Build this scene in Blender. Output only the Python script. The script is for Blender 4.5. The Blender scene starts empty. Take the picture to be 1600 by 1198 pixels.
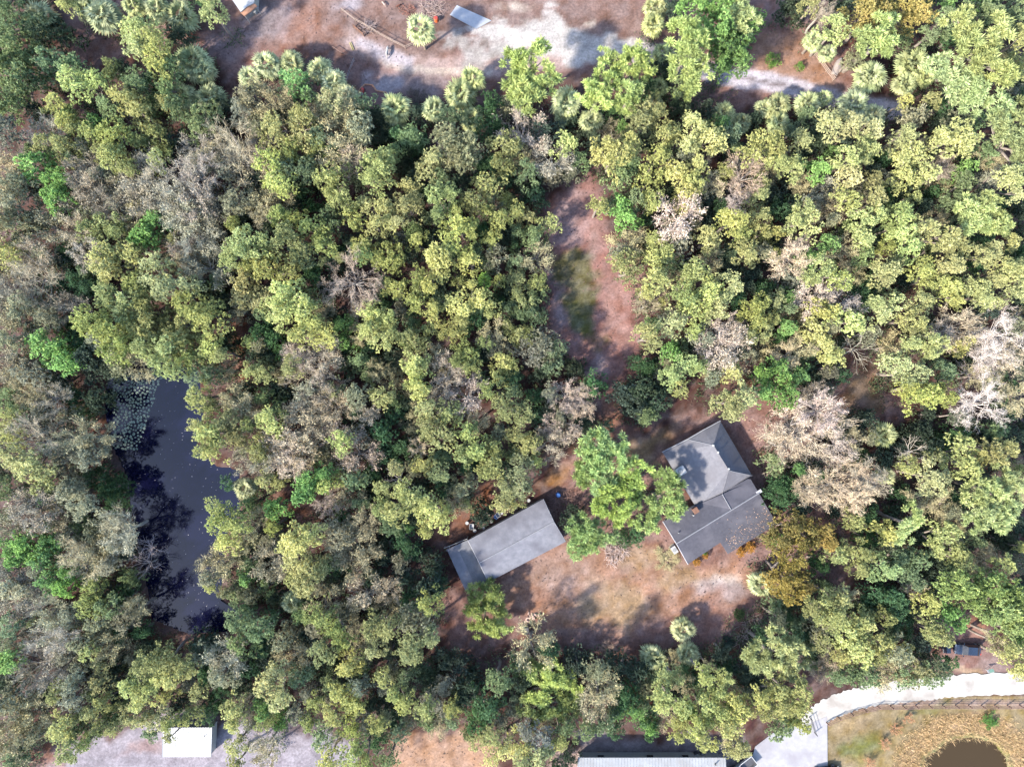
import bpy, bmesh, math, random
import numpy as np
from mathutils import Vector, Matrix, Quaternion

random.seed(7)
rng = np.random.default_rng(11)
R = math.radians
SC = bpy.context.scene
COL = SC.collection

# ------------------------------------------------------------------ camera, sky, sun, exposure
S = 0.105                 # metres on the ground for one pixel of the 1600 x 1198 photograph
H = 117.0                 # height of the drone
cam_d = bpy.data.cameras.new('camera')
cam = bpy.data.objects.new('camera', cam_d)
COL.objects.link(cam)
cam.location = (0, 0, H)
cam.rotation_euler = (0, 0, 0)
cam_d.sensor_width = 36.0
cam_d.lens = 18.0 / (800 * S / H)
cam_d.clip_end = 3000
SC.camera = cam

SHADOW_ANGLE = R(36)      # shadows run up and to the right in the picture
SUN_ELEV = R(38)
to_sun = Vector((-math.cos(SHADOW_ANGLE) * math.cos(SUN_ELEV), -math.sin(SHADOW_ANGLE) * math.cos(SUN_ELEV), math.sin(SUN_ELEV)))
world = bpy.data.worlds.new('World')
SC.world = world
world.use_nodes = True
nt = world.node_tree
bg = nt.nodes['Background']
sky = nt.nodes.new('ShaderNodeTexSky')
sky.sky_type = 'NISHITA'
sky.sun_disc = False
sky.sun_elevation = SUN_ELEV
sky.sun_rotation = math.atan2(to_sun.x, to_sun.y)
nt.links.new(sky.outputs[0], bg.inputs[0])
bg.inputs[1].default_value = 0.15
sun_d = bpy.data.lights.new('sun', 'SUN')
sun_d.energy = 3.1
sun_d.angle = R(3.0)
sun_d.color = (1.0, 0.92, 0.785)
sun = bpy.data.objects.new('sun', sun_d)
COL.objects.link(sun)
sun.rotation_euler = to_sun.to_track_quat('Z', 'Y').to_euler()
SC.view_settings.view_transform = 'Standard'
SC.view_settings.look = 'None'
SC.view_settings.gamma = 1
SC.view_settings.exposure = 2.8
SC.render.engine = 'CYCLES'
SC.cycles.max_bounces = 6
SC.cycles.diffuse_bounces = 3
SC.cycles.glossy_bounces = 2
SC.cycles.transmission_bounces = 3
SC.cycles.transparent_max_bounces = 6

# ------------------------------------------------------------------ helpers
def P(x, y, z=0.0):
    """World point at height z that stands where the photograph's pixel (x, y) looks."""
    k = S * (H - z) / H
    return Vector(((x - 800) * k, (599 - y) * k, z))

def tag(o, label=None, cat=None, group=None, kind=None):
    if label: o['label'] = label
    if cat: o['category'] = cat
    if group: o['group'] = group
    if kind: o['kind'] = kind
    return o

def empty(name, loc, rz=0.0):
    o = bpy.data.objects.new(name, None)
    o.empty_display_size = 0.3
    COL.objects.link(o)
    o.location = loc
    o.rotation_euler = (0, 0, rz)
    return o

def link(name, me, parent=None, loc=None, rot=None, scale=None):
    o = bpy.data.objects.new(name, me)
    COL.objects.link(o)
    if parent is not None: o.parent = parent
    if loc is not None: o.location = loc
    if rot is not None: o.rotation_euler = rot
    if scale is not None: o.scale = scale
    return o

class MB:
    """Collects polygons and links them as ONE mesh object."""
    def __init__(s): s.v = []; s.f = []; s.m = []
    def poly(s, pts, m=0):
        n = len(s.v); s.v += [tuple(p) for p in pts]; s.f.append(tuple(range(n, n + len(pts)))); s.m.append(m)
        return s
    def box(s, c, size, rz=0.0, m=0, taper=1.0, tilt=None):
        hx, hy, hz = size[0] / 2, size[1] / 2, size[2] / 2
        n = len(s.v); q = Matrix.Rotation(rz, 3, 'Z')
        if tilt is not None: q = q @ tilt
        for z in (-1, 1):
            t = taper if z > 0 else 1.0
            for x, y in ((-1, -1), (1, -1), (1, 1), (-1, 1)):
                s.v.append(tuple(Vector(c) + q @ Vector((x * hx * t, y * hy * t, z * hz))))
        for f in ((3, 2, 1, 0), (4, 5, 6, 7), (0, 1, 5, 4), (1, 2, 6, 5), (2, 3, 7, 6), (3, 0, 4, 7)):
            s.f.append(tuple(n + i for i in f)); s.m.append(m)
        return s
    def tube(s, p0, p1, r0, r1=None, n=6, m=0, cap=True):
        p0, p1 = Vector(p0), Vector(p1); r1 = r0 if r1 is None else r1
        d = p1 - p0
        if d.length < 1e-6: return s
        q = d.to_track_quat('Z', 'Y'); a = len(s.v)
        for p, r in ((p0, r0), (p1, r1)):
            for i in range(n):
                t = 2 * math.pi * i / n
                s.v.append(tuple(p + q @ Vector((r * math.cos(t), r * math.sin(t), 0))))
        for i in range(n):
            j = (i + 1) % n
            s.f.append((a + i, a + j, a + n + j, a + n + i)); s.m.append(m)
        if cap:
            s.f.append(tuple(a + i for i in reversed(range(n)))); s.m.append(m)
            s.f.append(tuple(a + n + i for i in range(n))); s.m.append(m)
        return s
    def lathe(s, c, prof, n=12, m=0):
        a = len(s.v)
        for r, z in prof:
            for i in range(n):
                t = 2 * math.pi * i / n
                s.v.append((c[0] + r * math.cos(t), c[1] + r * math.sin(t), c[2] + z))
        for k in range(len(prof) - 1):
            for i in range(n):
                j = (i + 1) % n
                s.f.append((a + k * n + i, a + k * n + j, a + (k + 1) * n + j, a + (k + 1) * n + i)); s.m.append(m)
        s.f.append(tuple(a + i for i in reversed(range(n)))); s.m.append(m)
        s.f.append(tuple(a + (len(prof) - 1) * n + i for i in range(n))); s.m.append(m)
        return s
    def prism(s, pts, drop, m=0, side=None):
        """A slab: the polygon pts and a copy of it lower by drop, closed all round."""
        top = [Vector(p) for p in pts]; bot = [p - Vector((0, 0, drop)) for p in top]
        s.poly(top, m); s.poly(list(reversed(bot)), m if side is None else side)
        for i in range(len(top)):
            j = (i + 1) % len(top)
            s.poly([top[i], bot[i], bot[j], top[j]], m if side is None else side)
        return s
    def mesh(s, name, mats, smooth=False):
        me = bpy.data.meshes.new(name)
        me.from_pydata(s.v, [], s.f)
        for mt in (mats if isinstance(mats, (list, tuple)) else [mats]): me.materials.append(mt)
        me.polygons.foreach_set('material_index', s.m)
        if smooth: me.polygons.foreach_set('use_smooth', [True] * len(s.f))
        me.update()
        return me
    def build(s, name, mats, parent=None, smooth=False):
        o = link(name, s.mesh(name, mats, smooth))
        if parent is not None:
            o.parent = parent
            o.matrix_parent_inverse = parent_inv(parent)
        return o

def world_of(o):
    b = Matrix.LocRotScale(o.location, o.rotation_euler, o.scale)
    return b if o.parent is None else world_of(o.parent) @ o.matrix_parent_inverse @ b

def parent_inv(p):
    return world_of(p).inverted()

# ------------------------------------------------------------------ materials
def new_mat(name):
    m = bpy.data.materials.new(name); m.use_nodes = True
    return m, m.node_tree, m.node_tree.nodes['Principled BSDF']

def noise_mat(name, c0, c1, scale=2.0, rough=0.8, detail=6, bump=0.0, metal=0.0, spec=0.3, stretch=None, c2=None, scale2=0.35):
    m, t, b = new_mat(name)
    N, L = t.nodes, t.links
    tc = N.new('ShaderNodeTexCoord'); mp = N.new('ShaderNodeMapping')
    if stretch: mp.inputs['Scale'].default_value = stretch
    L.new(tc.outputs['Object'], mp.inputs['Vector'])
    n = N.new('ShaderNodeTexNoise'); n.inputs['Scale'].default_value = scale; n.inputs['Detail'].default_value = detail; n.inputs['Roughness'].default_value = 0.65
    L.new(mp.outputs[0], n.inputs['Vector'])
    r = N.new('ShaderNodeValToRGB')
    r.color_ramp.elements[0].position = 0.3; r.color_ramp.elements[1].position = 0.72
    r.color_ramp.elements[0].color = (*c0, 1); r.color_ramp.elements[1].color = (*c1, 1)
    L.new(n.outputs['Fac'], r.inputs['Fac'])
    out = r.outputs['Color']
    if c2:
        n2 = N.new('ShaderNodeTexNoise'); n2.inputs['Scale'].default_value = scale2; n2.inputs['Detail'].default_value = 5
        L.new(mp.outputs[0], n2.inputs['Vector'])
        rr = N.new('ShaderNodeMapRange'); rr.inputs[1].default_value = 0.45; rr.inputs[2].default_value = 0.68
        L.new(n2.outputs['Fac'], rr.inputs[0])
        mx = N.new('ShaderNodeMix'); mx.data_type = 'RGBA'
        L.new(rr.outputs[0], mx.inputs['Factor']); L.new(out, mx.inputs['A']); mx.inputs['B'].default_value = (*c2, 1)
        out = mx.outputs['Result']
    L.new(out, b.inputs['Base Color'])
    b.inputs['Roughness'].default_value = rough; b.inputs['Metallic'].default_value = metal
    b.inputs['Specular IOR Level'].default_value = spec
    if bump:
        bp = N.new('ShaderNodeBump'); bp.inputs['Strength'].default_value = bump; bp.inputs['Distance'].default_value = 0.05
        L.new(n.outputs['Fac'], bp.inputs['Height']); L.new(bp.outputs[0], b.inputs['Normal'])
    return m

def leaf_mat(name, translucent=0.3, rough=0.6, spread=1.0):
    """Leaf colour comes from the object's own colour, varied leaf by leaf with the mesh's tint."""
    m, t, b = new_mat(name)
    N, L = t.nodes, t.links
    oi = N.new('ShaderNodeObjectInfo')
    at = N.new('ShaderNodeAttribute'); at.attribute_name = 'tint'
    mr = N.new('ShaderNodeMapRange'); mr.inputs[3].default_value = 1.0 - 0.55 * spread; mr.inputs[4].default_value = 1.0 + 0.55 * spread
    L.new(at.outputs['Fac'], mr.inputs[0])
    mul = N.new('ShaderNodeVectorMath'); mul.operation = 'SCALE'
    L.new(oi.outputs['Color'], mul.inputs[0]); L.new(mr.outputs[0], mul.inputs['Scale'])
    hs = N.new('ShaderNodeHueSaturation')
    h = N.new('ShaderNodeMapRange'); h.inputs[3].default_value = 0.52; h.inputs[4].default_value = 0.487
    L.new(at.outputs['Fac'], h.inputs[0]); L.new(h.outputs[0], hs.inputs['Hue']); L.new(mul.outputs[0], hs.inputs['Color'])
    b.inputs['Roughness'].default_value = rough; b.inputs['Specular IOR Level'].default_value = 0.25
    L.new(hs.outputs[0], b.inputs['Base Color'])
    tr = N.new('ShaderNodeBsdfTranslucent'); L.new(hs.outputs[0], tr.inputs['Color'])
    mx = N.new('ShaderNodeMixShader'); mx.inputs[0].default_value = translucent
    L.new(b.outputs[0], mx.inputs[1]); L.new(tr.outputs[0], mx.inputs[2])
    L.new(mx.outputs[0], t.nodes['Material Output'].inputs['Surface'])
    return m

M = {}
M['leaf'] = leaf_mat('leaf', 0.45)
M['twig'] = leaf_mat('twig', 0.05, 0.8, 0.7)
M['bark'] = noise_mat('bark', (.07, .055, .047), (.17, .145, .125), 5, 0.9, bump=0.4, stretch=(3, 3, 0.6))
M['pale_bark'] = noise_mat('pale_bark', (.13, .115, .10), (.24, .215, .195), 5, 0.9, stretch=(3, 3, 0.6))
M['palm_bark'] = noise_mat('palm_bark', (.07, .055, .045), (.15, .12, .10), 6, 0.9, bump=0.4, stretch=(1, 1, 4))

# ------------------------------------------------------------------ ground: one sheet to the horizon
def axis(lo, hi, step, far):
    a = list(np.arange(lo, hi + 1e-6, step)); d = step
    while a[-1] < far: d *= 1.35; a.append(a[-1] + d)
    d = step
    while a[0] > -far: d *= 1.35; a.insert(0, a[0] - d)
    return np.array(a)

def vnoise(x, y, cell, seed):
    r = np.random.default_rng(seed); g = r.random((256, 256))
    fx, fy = x / cell, y / cell
    ix, iy = np.floor(fx).astype(int), np.floor(fy).astype(int)
    tx, ty = fx - ix, fy - iy
    tx, ty = tx * tx * (3 - 2 * tx), ty * ty * (3 - 2 * ty)
    G = lambda a, b: g[a % 256, b % 256]
    return (G(ix, iy) * (1 - tx) + G(ix + 1, iy) * tx) * (1 - ty) + (G(ix, iy + 1) * (1 - tx) + G(ix + 1, iy + 1) * tx) * ty

def fbm(x, y, cell, seed, n=4):
    o = 0; a = 1.0; t = 0
    for k in range(n):
        o = o + a * vnoise(x, y, cell / 2 ** k, seed + k); t += a; a *= 0.55
    return o / t

def seg_dist(x, y, pts, closed=False):
    d = np.full(x.shape, 1e9)
    n = len(pts)
    for i in range(n if closed else n - 1):
        ax, ay = pts[i]; bx, by = pts[(i + 1) % n]
        dx, dy = bx - ax, by - ay
        t = np.clip(((x - ax) * dx + (y - ay) * dy) / (dx * dx + dy * dy + 1e-9), 0, 1)
        d = np.minimum(d, np.hypot(x - ax - t * dx, y - ay - t * dy))
    return d

def inside(x, y, pts):
    c = np.zeros(x.shape, bool); n = len(pts)
    for i in range(n):
        ax, ay = pts[i]; bx, by = pts[(i + 1) % n]
        if ay == by: continue
        c ^= ((ay > y) != (by > y)) & (x < (bx - ax) * (y - ay) / (by - ay) + ax)
    return c

def sdf(x, y, pts):
    d = seg_dist(x, y, pts, True)
    return np.where(inside(x, y, pts), -d, d)

def smooth(e0, e1, v):
    t = np.clip((v - e0) / (e1 - e0), 0, 1)
    return t * t * (3 - 2 * t)

POND = [(168, 585), (230, 560), (305, 575), (318, 640), (305, 690), (335, 728), (372, 735), (372, 800), (345, 850), (352, 890), (340, 930), (372, 950), (352, 988), (292, 990), (238, 968), (226, 900), (215, 850), (203, 790), (196, 740), (176, 700), (162, 640)]
SMALL_POND = [(1440, 1215), (1448, 1185), (1468, 1172), (1482, 1158), (1520, 1152), (1552, 1160), (1572, 1182), (1580, 1215), (1560, 1245), (1480, 1250)]
WATER_Z = -0.28

gx = axis(-92, 92, 0.5, 900); gy = axis(-70, 70, 0.5, 900)
X, Y = np.meshgrid(gx, gy)
PX, PY = X / S + 800, 599 - Y / S
wob = (fbm(X, Y, 6, 3) - 0.5)
wob2 = (fbm(X, Y, 1.7, 23, 3) - 0.5)
PXW, PYW = PX + wob * 50 + wob2 * 14, PY + (fbm(X, Y, 6, 53) - 0.5) * 50 + (fbm(X, Y, 1.7, 73, 3) - 0.5) * 14

MOTTLE = fbm(X, Y, 2.6, 131, 5)
d_pond = sdf(PX, PY, POND) * S; d_small = sdf(PX, PY, SMALL_POND) * S
dp = np.minimum(d_pond, d_small)
Z = -0.9 * (1 - smooth(-1.6, 0.9, dp)) + 0.10 * wob + 0.05 * wob2
Z = np.where(dp < 0, np.minimum(Z, -0.42), Z)
far = np.maximum(np.abs(X) - 92, np.abs(Y) - 70)
Z = np.where(far > 0, Z * np.exp(-np.maximum(far, 0) / 20), Z)

def c3(r, g, b): return np.array([r, g, b])
LITTER = c3(.105, .062, .054); DIRT = c3(.235, .138, .120); PALE = c3(.36, .27, .25); SAND = c3(.52, .44, .38)
WHITE = c3(.52, .485, .465); GRASS = c3(.115, .115, .055); STRAW = c3(.36, .26, .16); RUST = c3(.26, .13, .09); TAN = c3(.335, .195, .135)
GREYS = c3(.33, .30, .33); LAWN = c3(.25, .19, .10); GREEN = c3(.14, .17, .055)
C = np.ones(X.shape + (3,)) * LITTER
def mix(mask, col):
    global C
    mask = np.clip(mask, 0, 1)[..., None]
    C = C * (1 - mask) + col * mask
def area(pts, col, soft=10, amount=1.0, warp=True):
    mix((1 - smooth(-soft, soft, sdf(PXW if warp else PX, PYW if warp else PY, pts) + ((MOTTLE - .5) * 44 if warp else 0))) * amount, col)
def blob(x, y, rx, ry, col, amount=1.0, ang=0):
    a = R(ang); dx, dy = PXW - x, PYW - y
    u = (dx * math.cos(a) + dy * math.sin(a)) / rx; v = (-dx * math.sin(a) + dy * math.cos(a)) / ry
    mix((1 - smooth(0.35, 1.25, np.hypot(u, v) + (MOTTLE - .5) * 1.3)) * amount, col)
def track(pts, w, col, soft=5, amount=1.0):
    mix((1 - smooth(w - soft, w + soft, seg_dist(PX + wob * 16 + wob2 * 8, PY + wob2 * 10, pts))) * amount, col)

# open dirt along the top
area([(95, -40), (1300, -40), (1340, 120), (1420, 175), (1150, 170), (1000, 150), (880, 120), (700, 160), (560, 140), (380, 140), (320, 80), (110, 100)], DIRT, 12)
area([(330, -40), (980, -40), (1020, 80), (700, 90), (560, 90), (420, 60)], c3(.215, .140, .122), 20)
blob(460, 40, 80, 45, RUST, 0.5); blob(410, 25, 40, 30, GREYS * .8, 0.6); blob(360, 60, 40, 40, GREYS * .8, 0.35); blob(545, 5, 26, 16, GREYS, 0.8)
blob(650, 130, 80, 30, GREYS * 0.7, 0.6); blob(600, 130, 36, 12, GREYS, 0.7); blob(480, 100, 60, 30, LITTER * 1.3, 0.5)
track([(548, 62), (570, 78), (610, 92), (660, 103), (720, 107), (800, 100), (880, 92)], 15, PALE * 1.05, 8, 0.85)
track([(600, 96), (650, 110), (700, 113), (760, 111)], 5, SAND, 3, 0.7)
track([(560, 66), (600, 88), (640, 96)], 9, GREYS * 1.25, 6, 0.8)
area([(690, 62), (706, 50), (735, 62), (790, 88), (800, 98), (740, 90), (705, 76)], WHITE * .8, 8, .8)
area([(752, 46), (775, 34), (805, 30), (840, 24), (880, 44), (940, 58), (1030, 72), (1050, 90), (1000, 105), (960, 98), (880, 104), (810, 92), (775, 66), (740, 52)], WHITE, 8, .92)
blob(812, 8, 25, 10, SAND, .8); blob(860, 15, 12, 10, WHITE, .7); blob(915, 30, 8, 6, SAND, .8)
# road at the upper right, clay beside it
area([(1180, 60), (1262, 62), (1310, 118), (1290, 140), (1150, 112)], TAN, 14, 0.9)
track([(1000, 88), (1090, 108), (1140, 121), (1200, 128), (1260, 142), (1320, 160), (1400, 172)], 15, GREYS * 1.55, 4)
track([(1150, 122), (1240, 137), (1300, 155)], 2.5, LITTER, 2, 0.6)
# clearing in the middle
area([(925, 255), (950, 300), (960, 360), (1000, 420), (1010, 560), (960, 620), (880, 560), (845, 520), (850, 380), (850, 300), (890, 285)], c3(.30, .165, .148), 14)
blob(885, 340, 30, 60, GREYS, 0.35); blob(870, 470, 14, 60, GREYS, 0.45); blob(925, 385, 12, 60, PALE, 0.35); blob(930, 575, 22, 22, GREYS, 0.5)
area([(868, 385), (922, 388), (930, 450), (935, 520), (925, 545), (890, 525), (872, 450)], GRASS, 9, 0.9)
blob(905, 500, 24, 40, GREEN * 0.7, 0.5); blob(960, 480, 25, 70, c3(.30, .175, .15), 0.6)
# trail through the wood, bare patches
track([(372, 470), (375, 520), (380, 590)], 12, RUST, 8, .8)
for bx, by, rx, ry in ((460, 800, 60, 26), (500, 820, 26, 18), (755, 770, 24, 22), (700, 820, 50, 26), (1040, 375, 30, 20), (300, 990, 60, 16), (164, 655, 12, 30), (1350, 590, 50, 26), (1180, 640, 60, 30)):
    blob(bx, by, rx, ry, RUST * 0.95, .8)
# yard round the house
area([(940, 640), (1010, 690), (1120, 630), (1240, 620), (1400, 570), (1420, 640), (1250, 700), (1240, 760), (1330, 800), (1340, 920), (1230, 960), (1190, 1010), (1100, 1050), (980, 1040), (850, 1000), (700, 1020), (690, 930), (760, 900), (820, 850), (860, 770), (900, 700)], DIRT, 16)
area([(770, 930), (830, 880), (900, 855), (1000, 845), (1080, 880), (1180, 880), (1180, 930), (1080, 960), (960, 990), (840, 970)], TAN, 22, 0.85)
blob(880, 905, 70, 36, c3(.35, .24, .20), 0.7); blob(960, 940, 60, 40, STRAW, 0.7); blob(1010, 870, 40, 20, STRAW * .8, 0.6); blob(1060, 905, 40, 20, STRAW, .6)
blob(1125, 912, 30, 14, SAND * .95, 0.65, -10); blob(1130, 925, 60, 18, GREYS, 0.5); blob(830, 935, 30, 20, RUST, .5)
blob(1000, 700, 60, 20, STRAW * .75, .8, -28); blob(870, 745, 40, 16, c3(.33, .19, .11), .8, -28); blob(960, 655, 16, 40, RUST * 1.2, .6)
blob(1350, 610, 50, 40, STRAW * .7, .7, -28); blob(1230, 650, 40, 30, DIRT, .8)
# bottom edge: gravel yards, lawn with a little pond
area([(60, 1198), (110, 1160), (200, 1140), (250, 1125), (430, 1135), (540, 1150), (540, 1300), (40, 1300)], c3(.29, .26, .295), 14)
blob(230, 1175, 40, 10, DIRT, .6); blob(72, 1185, 20, 30, RUST, .6)
area([(615, 1150), (770, 1155), (800, 1300), (600, 1300)], c3(.36, .22, .15), 10)
area([(860, 1178), (910, 1160), (910, 1300), (860, 1300)], PALE, 8)
area([(900, 1150), (1160, 1150), (1170, 1300), (900, 1300)], c3(.23, .19, .20), 10)
area([(1285, 1120), (1330, 1102), (1400, 1092), (1460, 1087), (1900, 1087), (1900, 1400), (1285, 1400)], LAWN, 3, 1, False)
track([(1290, 1128), (1310, 1118), (1340, 1107), (1380, 1100), (1450, 1098), (1700, 1098)], 5, c3(.36, .25, .22), 3, .75); blob(1355, 1165, 30, 16, GREEN, .7); blob(1320, 1165, 16, 8, GREEN * .9, .5); blob(1340, 1130, 40, 16, STRAW, .5); blob(1450, 1112, 60, 8, GREEN, .35)
mix((1 - smooth(2, 8, np.abs(d_small / S - 22) - 14)) * 0.8, c3(.36, .235, .13))
mix((1 - smooth(0, 5, np.abs(d_small / S - 2) - 3)) * 0.7, GREEN)
area([(1455, 955), (1540, 955), (1580, 1060), (1440, 1062), (1470, 1010)], DIRT, 12); blob(1530, 980, 24, 26, RUST * 1.3, .7); blob(1545, 1030, 20, 20, PALE, .7)
blob(1500, 1050, 70, 8, STRAW * 1.1, .7)
# fine unevenness of the soil itself
C = C * 0.345 * (0.62 + 0.76 * fbm(X, Y, 3.1, 91, 4))[..., None]
C = np.clip(C + (fbm(X, Y, 1.1, 97, 3) - .5)[..., None] * c3(.05, .05, .055), 0.01, 0.85)

nx, ny = len(gx), len(gy)
idx = np.arange(nx * ny).reshape(ny, nx)
quads = np.stack([idx[:-1, :-1], idx[:-1, 1:], idx[1:, 1:], idx[1:, :-1]], -1).reshape(-1, 4)
def np_mesh(name, verts, quads):
    me = bpy.data.meshes.new(name)
    k = quads.shape[1]
    me.vertices.add(len(verts)); me.vertices.foreach_set('co', np.asarray(verts, np.float32).ravel())
    me.loops.add(quads.size); me.loops.foreach_set('vertex_index', quads.astype(np.int32).ravel())
    me.polygons.add(len(quads)); me.polygons.foreach_set('loop_start', np.arange(0, quads.size, k, dtype=np.int32))
    me.update(calc_edges=True)
    return me
gm = np_mesh('ground', np.stack([X, Y, Z], -1).reshape(-1, 3), quads)
ca = gm.color_attributes.new('soil', 'FLOAT_COLOR', 'POINT')
ca.data.foreach_set('color', np.concatenate([C, np.ones(C.shape[:2] + (1,))], -1).astype(np.float32).ravel())
gm.polygons.foreach_set('use_smooth', [True] * len(quads))
m, t, b = new_mat('soil')
N, L = t.nodes, t.links
at = N.new('ShaderNodeAttribute'); at.attribute_name = 'soil'
tc = N.new('ShaderNodeTexCoord')
n1 = N.new('ShaderNodeTexNoise'); n1.inputs['Scale'].default_value = 2.6; n1.inputs['Detail'].default_value = 8; n1.inputs['Roughness'].default_value = .75
n2 = N.new('ShaderNodeTexNoise'); n2.inputs['Scale'].default_value = 0.8; n2.inputs['Detail'].default_value = 6; n2.inputs['Roughness'].default_value = .7
L.new(tc.outputs['Object'], n1.inputs['Vector']); L.new(tc.outputs['Object'], n2.inputs['Vector'])
m1 = N.new('ShaderNodeMapRange'); m1.inputs[1].default_value = .3; m1.inputs[2].default_value = .7; m1.inputs[3].default_value = .62; m1.inputs[4].default_value = 1.38
m2 = N.new('ShaderNodeMapRange'); m2.inputs[1].default_value = .35; m2.inputs[2].default_value = .65; m2.inputs[3].default_value = .8; m2.inputs[4].default_value = 1.2
L.new(n1.outputs['Fac'], m1.inputs[0]); L.new(n2.outputs['Fac'], m2.inputs[0])
mu = N.new('ShaderNodeMath'); mu.operation = 'MULTIPLY'; L.new(m1.outputs[0], mu.inputs[0]); L.new(m2.outputs[0], mu.inputs[1])
vs = N.new('ShaderNodeVectorMath'); vs.operation = 'SCALE'; L.new(at.outputs['Color'], vs.inputs[0]); L.new(mu.outputs[0], vs.inputs['Scale'])
L.new(vs.outputs[0], b.inputs['Base Color'])
b.inputs['Roughness'].default_value = .95; b.inputs['Specular IOR Level'].default_value = .1
bp = N.new('ShaderNodeBump'); bp.inputs['Strength'].default_value = .5; bp.inputs['Distance'].default_value = .12
L.new(n1.outputs['Fac'], bp.inputs['Height']); L.new(bp.outputs[0], b.inputs['Normal'])
gm.materials.append(m)
ground = tag(link('ground', gm), 'reddish brown dirt and leaf litter under the wood', 'ground', kind='structure')
del ground['category']
def gz(x, y):
    i = min(max(np.searchsorted(gx, x), 0), nx - 1); j = min(max(np.searchsorted(gy, y), 0), ny - 1)
    return float(Z[j, i])

# ------------------------------------------------------------------ water
def water_mat(name, col, spec):
    m, t, b = new_mat(name)
    N, L = t.nodes, t.links
    b.inputs['Base Color'].default_value = (*col, 1); b.inputs['Roughness'].default_value = .06; b.inputs['IOR'].default_value = 1.33
    b.inputs['Specular IOR Level'].default_value = spec
    n = N.new('ShaderNodeTexNoise'); n.inputs['Scale'].default_value = 1.4; n.inputs['Detail'].default_value = 3
    tc = N.new('ShaderNodeTexCoord'); L.new(tc.outputs['Object'], n.inputs['Vector'])
    bp = N.new('ShaderNodeBump'); bp.inputs['Strength'].default_value = .06; bp.inputs['Distance'].default_value = .05
    L.new(n.outputs['Fac'], bp.inputs['Height']); L.new(bp.outputs[0], b.inputs['Normal'])
    return m
M['pond'] = water_mat('pond_water', (.0018, .0021, .0095), .5); M['small_pond'] = water_mat('small_pond_water', (.022, .015, .008), .15)
def water_sheet(name, poly, grow, mat, label):
    cx = sum(p[0] for p in poly) / len(poly); cy = sum(p[1] for p in poly) / len(poly)
    pts = [P(cx + (x - cx) * grow, cy + (y - cy) * grow) for x, y in poly]
    for p in pts: p.z = WATER_Z
    return tag(MB().poly(list(reversed(pts))).build(name, mat), label, None, kind='structure')
water_sheet('pond', POND, 1.06, M['pond'], 'dark blue narrow pond between trees')
water_sheet('pond', SMALL_POND, 1.10, M['small_pond'], 'small brown pond ringed by dry reeds')

# ------------------------------------------------------------------ drive and slab sheets
def ribbon(name, pts, widths, z, mat, label):
    mb = MB(); n = len(pts); Ls = []; Rs = []
    for i in range(n):
        a = Vector(pts[max(i - 1, 0)]); c = Vector(pts[min(i + 1, n - 1)])
        d = (c - a).normalized(); nn = Vector((-d.y, d.x)); w = widths[i] if isinstance(widths, (list, tuple)) else widths
        p = Vector(pts[i])
        j0, j1 = random.uniform(-1.8, 1.8), random.uniform(-1.8, 1.8)
        Ls.append(P(*(p + nn * (w + j0)), 0)); Rs.append(P(*(p - nn * (w + j1)), 0))
    for q in Ls + Rs: q.z = z
    for i in range(n - 1): mb.poly([Ls[i], Ls[i + 1], Rs[i + 1], Rs[i]])
    return tag(mb.build(name, mat), label, None, kind='structure')
def resample(pts, n):
    """Catmull-Rom through the points."""
    out = []; m = len(pts)
    for k in range(n):
        t = k / (n - 1) * (m - 1); i = min(int(t), m - 2); f = t - i
        p = [Vector(pts[min(max(i + d, 0), m - 1)]) for d in (-1, 0, 1, 2)]
        out.append(0.5 * ((2 * p[1]) + (-p[0] + p[2]) * f + (2 * p[0] - 5 * p[1] + 4 * p[2] - p[3]) * f * f + (-p[0] + 3 * p[1] - 3 * p[2] + p[3]) * f ** 3))
    return out
M['shell'] = noise_mat('white_shell_gravel', (.165, .157, .147), (.225, .217, .205), 3, .95, c2=(.125, .113, .104), scale2=.3)
M['concrete'] = noise_mat('concrete', (.125, .122, .132), (.165, .162, .17), 1.2, .9, c2=(.11, .104, .116))
M['slab'] = noise_mat('pale_slab', (.125, .132, .150), (.165, .172, .19), 1.5, .9)
ribbon('driveway', resample([(1700, 1067), (1600, 1067), (1500, 1070), (1430, 1078), (1360, 1086), (1310, 1100), (1278, 1118), (1262, 1140)], 120), 17, .11, M['shell'], 'white shell driveway curving past the lawn')
pad = [P(x, y) for x, y in ((1180, 1165), (1215, 1138), (1262, 1130), (1292, 1118), (1293, 1230), (1160, 1230))]
for p in pad: p.z = .13
tag(MB().prism(list(reversed(pad)), .2).build('concrete_apron', M['concrete']), 'pale grey concrete apron at the end of the driveway', None, kind='structure')
slab = [P(x, y) for x, y in ((703, 24), (714, 9), (768, 33), (744, 46))]
for p in slab: p.z = .12
tag(MB().prism(list(reversed(slab)), .2).build('concrete_slab', M['slab']), 'pale grey slab lying on the dirt beside the white sand', 'slab')

# ------------------------------------------------------------------ foliage meshes (shared by the trees)
def tri_mesh(name, verts, faces, tint, mat, slots=None):
    me = np_mesh(name, verts, faces)
    a = me.attributes.new('tint', 'FLOAT', 'POINT'); a.data.foreach_set('value', np.asarray(tint, np.float32))
    for mt in (mat if isinstance(mat, list) else [mat]): me.materials.append(mt)
    if slots is not None: me.polygons.foreach_set('material_index', np.asarray(slots, np.int32))
    return me

def unit(v): return v / (np.linalg.norm(v, axis=-1, keepdims=True) + 1e-9)

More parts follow.
